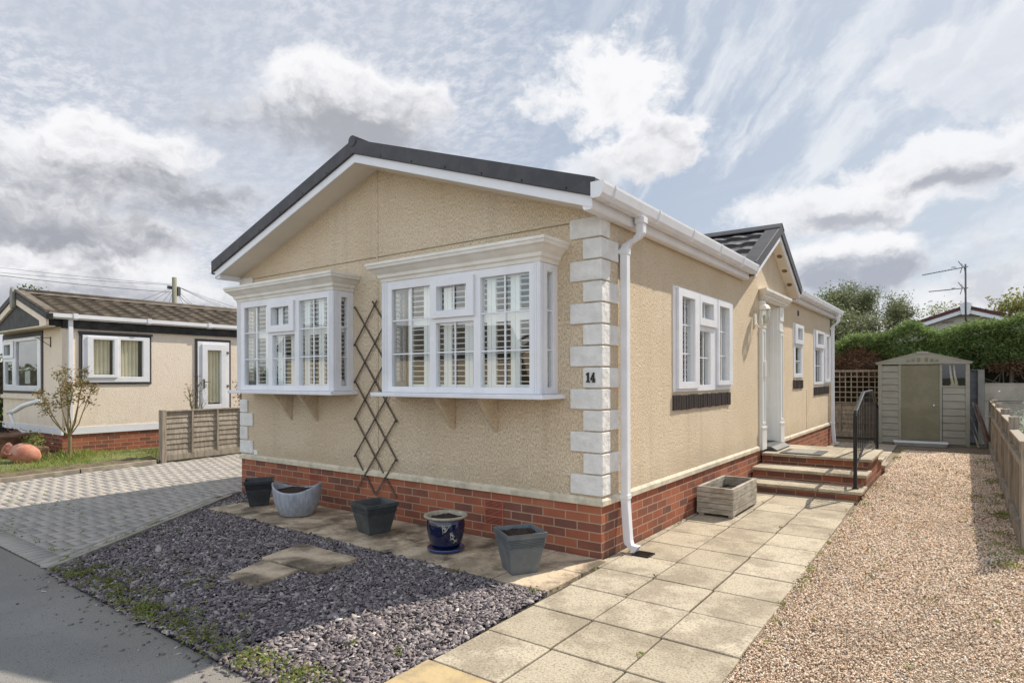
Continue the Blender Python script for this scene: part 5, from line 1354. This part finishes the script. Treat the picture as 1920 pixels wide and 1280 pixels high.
# ============================================================ LEFT SIDE
t = thing('bungalow', 'pinkish rendered bungalow with brown tiled roof and black fascia on the left', 'bungalow', (-12.9, 4.5, 0)); ORG = Vector((-12.9, 4.5, 0)); nb_ = t
NX0, NX1, NY0, NY1 = -14.62, -11.2, -.10, 9.5; ns = side(NX1); nf = front(NY0)
b = MB()
b.plate(NY0+.12, NY1, .575, 2.47, [(.27, 1.44, 1.42, 2.31), (2.40, 3.12, .575, 2.30)], -.1, 0, ns)
b.plate(NX0, NX1, .575, 2.47, [(-14.5, -12.24, 1.26, 2.36)], -.12, 0, nf)
b.box(NX0, NX0+.1, NY0+.12, NY1, .5, 2.5); b.box(NX0, NX1, NY1-.1, NY1, .5, 2.5); b.build('wall', M_render_n, t, weld=False)
b = MB(); b.box(NX0+.12, NX1-.12, 1.9, 1.95, .5, 2.5); b.box(NX0+.12, NX1-.12, .2, NY1-.2, .5, .56); b.build('room_interior', M_room, t)
b = MB(); b.plate(NY0+.1, NY1, 0, .445, [], -.1, -.01, ns); b.plate(NX0, NX1-.01, 0, .445, [], -.1, -.01, nf); b.build('brick_base', M_brick, t)
b = MB(); b.box(NY0+.02, NY1, .445, .577, -.05, .018, ns); b.box(NX0, NX1+.018, .445, .577, -.05, .018, nf); b.build('white_plinth_board', M_upvc, t)
b = MB(); b.box(NY0-.0, NY1, 2.44, 2.66, -.05, .045, ns); b.build('black_fascia', M_fly, t)
NR = -12.84; nsl = .298; zr = lambda x: 3.12-nsl*abs(x-NR)
b = MB(); b.prism([(NX1+.13, 2.63), (NX1+.13, 2.70), (NX1+.03, 2.70), (NX1+.03, 2.63), (NX1+.055, 2.60), (NX1+.10, 2.60)], NY0-.24, NY1, lambda u, v, w: (u, w, v))
for y in (.05, 1.35, 2.6, 3.9): b.prism([(NX1+.14, 2.62), (NX1+.14, 2.715), (NX1+.02, 2.715), (NX1+.02, 2.60), (NX1+.10, 2.59)], y, y+.07, lambda u, v, w: (u, w, v))
b.build('gutter', M_upvc, t)
b = MB(); b.box(NX1+.005, NX1+.075, -.015, .06, .70, 2.60); b.build('downpipe', M_upvc, t, bevel=.006)
# gable: black infill, cream board, black verge, finial
def nch(b, y0, y1, z0, z1, hw_, xl=None):
    b.prism([(NR-hw_, zr(NR-hw_)+z0), (NR, zr(NR)+z0), (NR+hw_, zr(NR+hw_)+z0), (NR+hw_, zr(NR+hw_)+z1), (NR, zr(NR)+z1), (NR-hw_, zr(NR-hw_)+z1)], y0, y1, lambda u, v, w: (u, w, v))
b = MB(); b.prism([(NX0, 2.475), (NX1, 2.475), (NX1, zr(NX1)), (NR, zr(NR)), (NX0, zr(NX0))], NY0-.22, NY0+.1, lambda u, v, w: (u, w, v)); b.build('black_gable', M_fly, t)
b = MB(); nch(b, NY0-.265, NY0-.221, -.14, -.01, 1.70)
b.prism([(NX1+.02, 2.47), (NX1+.02, zr(NX1)-.05), (NX1-.42, zr(NX1-.42)-.12), (NX1-.30, 2.62), (NX1-.27, 2.47)], NY0-.266, NY0-.2205, lambda u, v, w: (u, w, v)); b.build('cream_barge_board', M_render_n, t)
b = MB(); nch(b, NY0-.29, NY0-.18, -.008, .10, 1.79); b.build('black_verge', M_fly, t)
b = MB(); b.prism([(NR-.07, zr(NR)-.22), (NR+.07, zr(NR)-.22), (NR+.09, zr(NR)+.10), (NR+.02, zr(NR)+.19), (NR-.02, zr(NR)+.19), (NR-.09, zr(NR)+.10)], NY0-.33, NY0-.291, lambda u, v, w: (u, w, v)); b.build('finial', M_post, t)
b = MB(); b.box(NX0, NX1-.0, NY0-.29, NY0-.1, 2.455, 2.474); b.build('soffit', M_render_n, t)
b = MB(); nc_, ns2 = math.cos(math.atan(nsl)), math.sin(math.atan(nsl))
nch(b, NY0-.2, NY1, .02, .10, 1.76)
tiles(b, (NX1+.08, NY0-.22, zr(NX1+.08)+.09), (0, 1, 0), (-nc_, 0, ns2), (ns2, 0, nc_), NY1-NY0+.2, (NX1+.08-NR)/nc_-.12, 7, .33, .020, .055)
tiles(b, (2*NR-NX1-.08, NY0-.22, zr(NX1+.08)+.09), (0, 1, 0), (nc_, 0, ns2), (-ns2, 0, nc_), NY1-NY0+.2, (NX1+.08-NR)/nc_-.12, 7, .33, .020, .055)
b.build('roof', M_tilebr, t, weld=False)
b = MB(); b.tube([(NR, NY0-.2, zr(NR)+.11), (NR, NY1, zr(NR)+.11)], .075, 10); b.prism([(NR-.16, zr(NR)+.08), (NR, zr(NR)+.155), (NR+.16, zr(NR)+.08)], NY0-.2, NY1, lambda u, v, w: (u, w, v)); b.build('ridge_tile', M_tilebr, t)
b = MB(); nb_v = [(NR+.03, zr(NR)+.105), (NX1+.09, zr(NX1+.09)+.105), (NX1+.09, zr(NX1+.09)+.155), (NR+.03, zr(NR)+.155)]; b.prism(nb_v, NY0-.28, NY0-.13, lambda u, v, w: (u, w, v)); b.build('verge_mortar', M_tilebr, t)
M_frdark = simple('dark_window_surround', (.055, .05, .05), None, 5, .6, 0)
b = MB(); b.plate(.17, 1.46, 1.385, 2.40, [(.225, 1.425, 1.425, 2.335)], -.06, .02, ns); b.box(.15, 1.48, 2.36, 2.40, .0205, .04, ns); b.build('window_surround', M_frdark, t)
w_ = window(t, ns, .225, 1.425, 1.425, 2.335, [S((.40, .76, 1.57, 2.25), (.30, .83, 1.51, 2.305)), S((.885, 1.30, 1.53, 2.26), None)], w=.03, name='window', label='two-light white window with cream curtains')
def curtain(parent, m, u0, u1, v0, v1, w, folds=6, amp=.03, pinch=None):
    b = MB(); nu, nv = folds*10, 8; V = []
    for i in range(nu+1):
        for j in range(nv+1):
            f = i/nu; g = j/nv; u = u0+(u1-u0)*f
            if pinch: c, a_ = pinch; u = u+(c-u)*a_*math.exp(-((g-.35)/.4)**2)
            V.append(m(u, v0+(v1-v0)*g, w+amp*math.sin(f*folds*6.283+.5*g)*(.6+.4*g)))
    b.add(V, [(i*(nv+1)+j, (i+1)*(nv+1)+j, (i+1)*(nv+1)+j+1, i*(nv+1)+j+1) for i in range(nu) for j in range(nv)], True)
    return b.build('curtain', M_curt, parent)
curtain(w_, ns, .36, .72, 1.46, 2.32, -.075, 5, .025); curtain(w_, ns, .86, 1.24, 1.46, 2.32, -.075, 5, .025)
b = MB(); b.plate(2.36, 3.17, .575, 2.365, [(2.41, 3.13, .5, 2.31)], -.06, .02, ns); b.build('door_surround', M_frdark, t)
d_ = window(t, ns, 2.41, 3.13, .58, 2.31, [S((2.62, 2.93, .92, 2.12), (2.50, 3.05, .66, 2.26))], w=.03, name='glazed_door')
curtain(d_, ns, 2.60, 2.98, .95, 2.2, -.07, 5, .022)
b = MB(); b.tube([(NX1+.055, 2.54, 1.42), (NX1+.10, 2.54, 1.42), (NX1+.10, 2.64, 1.42)], .010, 6); b.box(2.525, 2.555, 1.28, 1.48, .054, .064, ns)
for z_ in (1.3, 2.05): b.box(3.05, 3.11, z_, z_+.05, .031, .05, ns)
b.build('door_handle', M_metal, d_)
b = MB(); b.plate(-14.58, -12.16, 1.20, 2.44, [(-14.5, -12.24, 1.25, 2.34)], -.06, .02, nf); b.build('window_surround', M_frdark, t)
w2 = window(t, nf, -14.5, -12.24, 1.25, 2.34, [S((-14.38, -13.95, 2.0, 2.22), (-14.45, -13.78, 1.93, 2.30)), S((-14.40, -13.92, 1.38, 1.86), None), S((-13.70, -12.42, 1.36, 2.27), None)], w=.03, label='front window with a small white notice inside')
b = MB(); b.box(-13.35, -13.05, 1.40, 1.66, -.04, -.035, nf); b.build('notice_card', M_glosswhite, w2)
b = MB(); b.box(-14.62, -11.9, 1.09, 1.165, .001, .05, nf); b.build('sill_band', M_render_n, t)
b = MB(); b.tube([(-11.75, NY0-.01, 2.10), (-11.75, NY0-.01, 2.30)], .008, 5); b.tube([(-11.75, NY0-.01, 2.28), (-11.75, NY0-.26, 2.27)], .007, 5); b.tube([(-11.75, NY0-.01, 2.12), (-11.75, NY0-.12, 2.2), (-11.75, NY0-.22, 2.27)], .006, 5); b.build('basket_bracket', M_black, t, weld=False)
# white hand ramp / rail in front of that bungalow
t = thing('grab_rail', 'short white moulded hand rail by the left bungalow corner', 'hand rail', (-11.6, -.6, 0)); ORG = Vector((0, 0, 0))
b = MB(); b.tube([(-.52, -.06, .86), (-.30, -.02, .90), (-.10, .05, 1.00), (.15, .12, 1.06), (.34, .2, 1.10)], [.035, .042, .045, .042, .04], 8); b.build('rail', M_upvc, t)
b = MB(); b.tube([(-.46, -.05, .86), (-.40, .0, .62), (-.34, .1, .50), (-.22, .3, .50)], [.03, .022, .022, .02], 8); b.build('support_arm', M_upvc, t)
# lawn
lawn = [(-8.72, -1.9), (-9.02, .35), (-9.08, .72), (-11.1, 1.2), (-11.15, 9), (-16, 9), (-19, -1.0), (-19, -4), (-8.5, -3.6)]
def f_lawn(N, p):
    n1 = N.noise(N.oc, 1.6, 5, .6); c = N.mix(N.sstep(n1, .35, .65), (.12, .15, .035), (.20, .20, .07)); c = N.mix(N.sstep(N.noise(N.oc, 3.1, 4), .56, .7), c, (.16, .12, .07))
    N.put(p.inputs['Base Color'], c); p.inputs['Roughness'].default_value = .95; N.put(p.inputs['Normal'], N.bump(N.noise(N.oc, 60, 4), .8, .03))
b = MB(); at0(); b.prism([(-8.92, -1.3), (-9.06, .35), (-9.2, .70), (-11.1, 1.2), (-11.1, 9), (-19, 9), (-19, -5.0), (-8.50, -5.0)], -.02, .065); tag(b.build('lawn', mat('lawn', f_lawn)), kind='structure')
# sloping soil edge + timber
b = MB(); d = Vector((-.118, .993, 0)); p0 = Vector((-8.62, -3.0, 0))
nE = 60; V = []
for i in range(nE+1):
    q = p0+d*(3.7*i/nE); j = .03*math.sin(i*.9)+random.uniform(-.02, .02)
    V += [(q.x-.02, q.y, .05+random.uniform(-.006, .006)), (q.x-.14+j*.3, q.y, .085+.012*math.sin(i*.7)), (q.x-.36+j, q.y, .105+.01*math.sin(i*1.3)), (q.x-.62+j, q.y, .067)]
b.add(V, [(i*4+k, i*4+4+k, i*4+5+k, i*4+1+k) for i in range(nE) for k in range(3)]); tag(b.build('soil_bank', simple('dry_soil', (.17, .125, .08), (.10, .075, .045), 9, .95, .9, 50, .02, dirt=((.16, .17, .06), 7, .6))), kind='structure')
b = MB()
for k in range(3):
    q0 = p0+d*(1.22*k); q1 = p0+d*(1.22*k+1.2)
    b.prism([(q0.x+.0, q0.y), (q1.x+.0, q1.y), (q1.x-.05, q1.y), (q0.x-.05, q0.y)], -.01, .062+.004*k)
tag(b.build('timber_edging', M_wood, bevel=.004), kind='structure')
# grass
n = 26000; X = RNG.uniform(-16, -8.9, n); Y = RNG.uniform(-2.6, 1.9, n)
line = -8.95-.118*(Y+1.2)
k = (X < line-.25+.08*np.sin(Y*7)) & ~((X < -11.22) & (Y > -.12)) ; k &= RNG.uniform(0, 1, n) < .55+.45*np.sin(X*2.2+Y*3)
X, Y = X[k], Y[k]; n = len(X); h = RNG.uniform(.035, .09, n)*(1+1.6*np.exp(-((X+10.75)/.35)**2-((Y+.15)/.45)**2)+1.0*np.exp(-((X+9.3)/.3)**2-((Y-.5)/.3)**2))
BL = [(-.5, 0, 0), (.5, 0, 0), (.12, .12, .65), (.0, .35, 1.0)]
Rm = rotm(n, .35); V, F = instances(BL, [(0, 1, 2, 3)], np.stack([X, Y, np.full(n, .06)], 1), Rm, np.stack([RNG.uniform(.008, .016, n), h*.6, h], 1))
at0(); tag(fast('grass', V, F, M_grass), 'patchy green lawn grass in front of the left bungalow', 'grass', kind='stuff')
# low fence panel beside driveway
t = lap_panel('lap_fence', 'weathered lap fence panel beside the block driveway', 'fence', (-9.10, .74), (-9.32, 3.3), .14, .88, 8, (.0,), (.53, 1.03, 1.53, 2.1))
# terracotta pots
def tpot(loc, label, r, h, m, group='terracotta pots by the left bungalow'):
    t = thing('terracotta_pot', label, 'plant pot', loc, 0, group); global ORG; ORG = Vector((0, 0, 0))
    b = MB(); b.lathe([(.0001, 0), (r*.58, 0), (r*.62, .02), (r*.80, h*.55), (r*.84, h*.62), (r*.86, h*.63), (r*.90, h*.8), (r, h*.84), (r*1.04, h*.9), (r*1.02, h), (r*.90, h), (r*.82, h*.7)], 32); b.build('pot_body', m, t)
    soil_disc(t, r*.83, h*.86); return t
tpot((-12.25, -.62, .06), 'wide old terracotta bowl pot in front of the left bungalow window', .34, .40, M_terradark)
tpot((-12.75, -.95, .06), 'low dark terracotta pot at the left edge of the photo', .30, .24, M_terradark)
t = thing('dark_planter', 'black planter with dark foliage behind the terracotta pots', 'planter', (-13.25, -.62, .06)); ORG = Vector((0, 0, 0))
b = MB(); b.box(-.36, .36, -.2, .2, 0, .28); b.build('trough', M_rubber, t, bevel=.02)
P = RNG.normal(0, 1, (700, 3))*np.array([.24, .12, .06])+np.array([0, 0, .36]); leaves('foliage', P, .06, simple('blackish_leaves', (.012, .014, .012), (.03, .035, .03), 9, .8, 0), t)
t = thing('plant_trough', 'terracotta trough with small green plants near the rose bush', 'planter', (-11.35, -.50, .06)); ORG = Vector((0, 0, 0))
b = MB(); b.prism([(-.30, 0), (.30, 0), (.34, .17), (.34, .21), (-.34, .21), (-.34, .17)], -.14, .14, lambda u, v, w: (u, w, v)); b.build('trough', M_terradark, t, bevel=.01)
P = RNG.normal(0, 1, (380, 3))*np.array([.20, .07, .06])+np.array([0, 0, .26]); P[:60] += np.array([.02, 0, .12]); leaves('foliage', P, .05, M_weed, t)
# fallen amphora
t = thing('terracotta_urn', 'round terracotta urn lying on its side in the grass', 'urn', (-10.66, -.84, .205), 0); ORG = Vector((0, 0, 0)); t.rotation_euler = (R_(8), R_(-76), R_(38)); t.scale = (.88, .88, .88)
b = MB(); b.lathe([(.0001, -.30), (.07, -.29), (.15, -.22), (.205, -.10), (.215, .0), (.19, .11), (.135, .19), (.115, .22), (.125, .25), (.16, .285), (.165, .30), (.15, .30), (.105, .25), (.10, .2), (.0001, .1)], 40); b.build('urn_body', M_terrapot, t)
for s in (-1, 1): b = MB(); b.tube([(0, s*.13, .23), (0, s*.215, .24), (0, s*.235, .18), (0, s*.195, .10)], .018, 8); b.build('handle', M_terrapot, t)
# rose bush, small bushes
def rosebush(loc, H, seed, label, n_stem, lm, nl, spread, name='rose_bush', trunk_h=.35, lsz=.06):
    rng = random.Random(seed); t = thing(name, label, 'bush', loc); global ORG; ORG = Vector((0, 0, 0)); b = MB(); tips = []
    if trunk_h: b.tube([(0, 0, 0), (.01, 0, trunk_h*.5), (0, .01, trunk_h)], [.035, .028, .032], 8); b.tube([(-.05, .03, 0), (-.03, .03, trunk_h*1.0)], [.024, .02], 6)
    for i in range(n_stem):
        a = 6.283*i/n_stem+rng.uniform(-.3, .3); h = H*rng.uniform(.62, 1.0); rr = spread*rng.uniform(.45, 1)
        pts = [(0, 0, trunk_h)]
        for f in (.25, .5, .75, 1): pts.append((rr*math.cos(a)*f**.7+rng.uniform(-.02, .02), rr*math.sin(a)*f**.7+rng.uniform(-.02, .02), trunk_h+(h-trunk_h)*f))
        b.tube(pts, [.014, .011, .009, .007, .004], 5, cap=False); tips += [Vector(pts[-1]), Vector(pts[-2]), Vector(pts[-1])]
        for q in range(2):
            a2 = rng.uniform(0, 6.28); st = Vector(pts[2+q]); en = st+Vector((.12*math.cos(a2), .12*math.sin(a2), .16)); b.tube([st, en], [.006, .003], 4, cap=False); tips.append(en)
    b.build('stem', simple('green_brown_stem', (.16, .13, .06), (.22, .17, .09), 9, .7, .2), t, weld=False)
    T = np.array([tuple(q) for q in tips]); idx = RNG.integers(0, len(T), nl); P = T[idx]+RNG.normal(0, 1, (nl, 3))*np.array([.05, .05, .05]); leaves('foliage', P, lsz, lm, t, 1.0, .6); return t
rosebush((-10.55, -.20, .04), 1.62, 3, 'leggy rose bush with rusty leaves before the left bungalow corner', 9, M_leaf_rose, 1250, .42, trunk_h=.42)
rosebush((-10.4, 1.98, .04), 1.55, 8, 'sparse small rose bush behind the lap fence panel', 6, M_leaf_rose, 130, .26, trunk_h=.6, lsz=.05)
rosebush((-10.3, 3.02, .04), 1.52, 12, 'reddish leafy shrub beside the glazed door', 12, M_leaf_red, 900, .22, 'leafy_shrub', .3)
# greenery at far left edge
t = thing('garden_hedge', 'green hedge at the far left edge beyond the pinkish bungalow', 'hedge', (-16.6, 2.0, 0)); ORG = Vector((0, 0, 0))
P = np.stack([RNG.normal(0, .55, 7000), RNG.uniform(-2, 5, 7000), RNG.uniform(0, 2.2, 7000)], 1); leaves('foliage', P, .11, M_leaf_hedge, t)
b = MB(); b.box(-.4, .4, -1.8, 4.8, 0, 1.9); b.build('inner_shade', MATS['hedge_inner_shade'], t)
# utility pole and cables
UP = Vector((-33.4, 12.35, 0)); t = thing('utility_pole', 'wooden utility pole with fanned out cables above the brown roof', 'utility pole', tuple(UP)); ORG = Vector((0, 0, 0))
b = MB(); b.tube([(0, 0, 0), (0, 0, 7.20)], [.17, .12], 12); b.build('pole', M_pole, t)
b = MB(); b.box(-.22, -.08, -.30, .34, 6.55, 6.72); b.box(-.20, .10, .14, .30, 6.2, 6.66); b.build('terminal_box', M_metal, t)
def cable(p, q, sag, r=.010):
    p, q = Vector(p), Vector(q); b = MB(); b.tube([p.lerp(q, i/14)+Vector((0, 0, -4*sag*(i/14)*(1-i/14))) for i in range(15)], r, 4, cap=False); b.build('cable', M_cable, t, weld=False)
cable((0, -.2, 6.75), (-6, -22, 7.9), .5, .008); cable((0, -.2, 6.35), (2, -16, 6.45), .25, .012); cable((0, -.1, 6.80), (-10, -24, 9.4), .6, .007)
for k, (y, z_) in enumerate(((-3.6, 4.6), (-2.4, 4.5), (-1.3, 4.4), (-.6, 4.4), (1.0, 4.4), (2.1, 4.4))): cable((0, 0, 6.65), (0, y*1.6, 3.8), .05, .008)
for k, (y, z_) in enumerate(((6.4, 4.9), (6.6, 4.4), (7.2, 5.2))): cable((0, .2, 6.7), (1.0, y*1.25, z_-.35), .25, .009)
cable((0, .2, 6.3), (.3, 1.5, 5.75), .3, .014); cable((.3, 1.5, 5.75), (1, 8.3, 3.95), .1, .014)

# ---- weeds along the slate bed edge and the path
n = 0; PP = []
def clump(x, y, k, r, h=.02):
    P = RNG.normal(0, 1, (k, 3))*np.array([r, r, h*.5]); P[:, 2] = np.abs(P[:, 2])+.012; PP.append(P+np.array([x, y, .012]))
for i in range(120):
    f = RNG.uniform(0, 1)**1.1; x = -3.32+3.25*f; y = -2.70+abs(RNG.normal(0, .085))*(1.7 if x < -2 else 1); clump(x, y, int(RNG.uniform(10, 38)), RNG.uniform(.015, .05))
for i in range(22): clump(RNG.uniform(-3.2, -1.8), RNG.uniform(-2.6, -1.9), int(RNG.uniform(5, 20)), .03)
for x, y in ((-.02, -.96), (-.75, -.92), (-2.2, -.95), (-.35, -2.2), (-.08, -2.15), (-1.9, -2.2), (-1.2, -2.35), (-3.6, -1.6), (-4.2, -.9)): clump(x, y, 16, .018, .03)
for i in range(46):
    y = RNG.uniform(-2, 10.5); clump(1.40-.012*y+abs(RNG.normal(0, .07)), y, int(RNG.uniform(6, 22)), RNG.uniform(.015, .04), .03)
for i in range(36): clump(RNG.uniform(1.5, 2.7), RNG.uniform(-1.8, 10.8), int(RNG.uniform(5, 16)), .022, .025)
for i in range(26): clump(2.66+RNG.normal(0, .06), RNG.uniform(1.6, 11), int(RNG.uniform(20, 70)), .05, .04)
for i in range(16): y = RNG.uniform(-1.5, 3.5); clump(px(RNG.integers(0, 3), y), y, 6, .01, .012)
for i in range(110): clump(-8.2+RNG.uniform(0, 4.8), -2.49+.1*RNG.integers(0, 14)*RNG.integers(0, 2), int(RNG.uniform(2, 7)), .012, .006)
for i in range(60): f = RNG.uniform(0, 1); clump(-3.42-1.7*f, -2.66+2.4*f+RNG.normal(0, .02), 5, .012, .01)
PP = np.vstack(PP); s_ = .025
at0(); V, F = instances(LEAFV, LEAFF, PP, rotm(len(PP), .9), np.stack([RNG.uniform(.6, 1.4, len(PP))*s_, RNG.uniform(.5, 1, len(PP))*s_, np.full(len(PP), s_)], 1))
tag(fast('weeds', V, F, M_weed), 'small green weeds growing along the edges of slate and gravel', 'weeds', kind='stuff')
n = 60; PP = np.stack([RNG.uniform(1.45, 2.7, n), RNG.uniform(-2.2, 8, n), np.full(n, .022)], 1)
PP = np.vstack([PP, np.stack([RNG.uniform(-3, 0, 26), RNG.uniform(-2.6, -1, 26), np.full(26, .034)], 1)])
V, F = instances(LEAFV, LEAFF, PP, rotm(len(PP), .35), np.stack([RNG.uniform(.02, .05, len(PP)), RNG.uniform(.015, .035, len(PP)), np.full(len(PP), .03)], 1))
tag(fast('fallen_leaves', V, F, simple('dry_leaf', (.10, .055, .03), (.05, .03, .02), 20, .8, 0, island=.3)), 'dry brown leaves scattered over the gravel and slate', 'leaves', kind='stuff')
# ---- the far side of the road (seen only mirrored in the panes)
for (bx, by, rz_, lab) in ((-21, -12.5, R_(48), 'white gabled bungalow across the road mirrored in the left bay'), (-10.5, -17, R_(8), 'brown roofed bungalow across the road mirrored in the big bay')):
    t = thing('bungalow', lab, 'bungalow', (bx, by, 0), rz_); ORG = Vector((0, 0, 0))
    b = MB(); b.prism([(-3.2, 0), (3.2, 0), (3.2, 2.4), (0, 3.5), (-3.2, 2.4)], -9, 0, lambda u, v, w: (u, w, v)); b.build('wall', M_render, t)
    b = MB(); b.prism([(-3.5, 2.28), (0, 3.48), (3.5, 2.28), (3.5, 2.5), (0, 3.72), (-3.5, 2.5)], .001, .3, lambda u, v, w: (u, w, v)); b.build('barge_board', M_upvc, t)
    b = MB(); b.prism([(-3.5, 2.5), (0, 3.72), (3.5, 2.5), (3.5, 2.62), (0, 3.86), (-3.5, 2.62)], -9.2, .3, lambda u, v, w: (u, w, v)); b.build('roof', M_tilebr, t)
    for x in (-1.7, 1.7):
        window(t, lambda u, v, w, X=x: (X-u, w, v), -.8, .8, 1.0, 2.1, [S((-.72, -.05, 1.08, 2.02), None), S((.05, .72, 1.08, 2.02), None)], w=.03, name='window')
t = thing('garden_hedge', 'green hedge left of the pinkish bungalow mirrored in its front window', 'hedge', (-24, -4, 0), R_(90)); ORG = Vector((0, 0, 0))
P = np.stack([RNG.uniform(-9, 6, 9000), RNG.normal(0, .35, 9000), RNG.uniform(0, 2.0, 9000)], 1); leaves('foliage', P, .14, M_leaf_hedge, t)
b = MB(); b.box(-9, 6, -.3, .3, 0, 1.8); b.build('inner_shade', MATS['hedge_inner_shade'], t)
tree((9.5, 14, 0), 5.0, 71, 'broad tree right of the beige board fence beyond the frame', M_leaf_mid, 8000, .2, .3, .7, 4, None, None, .45)
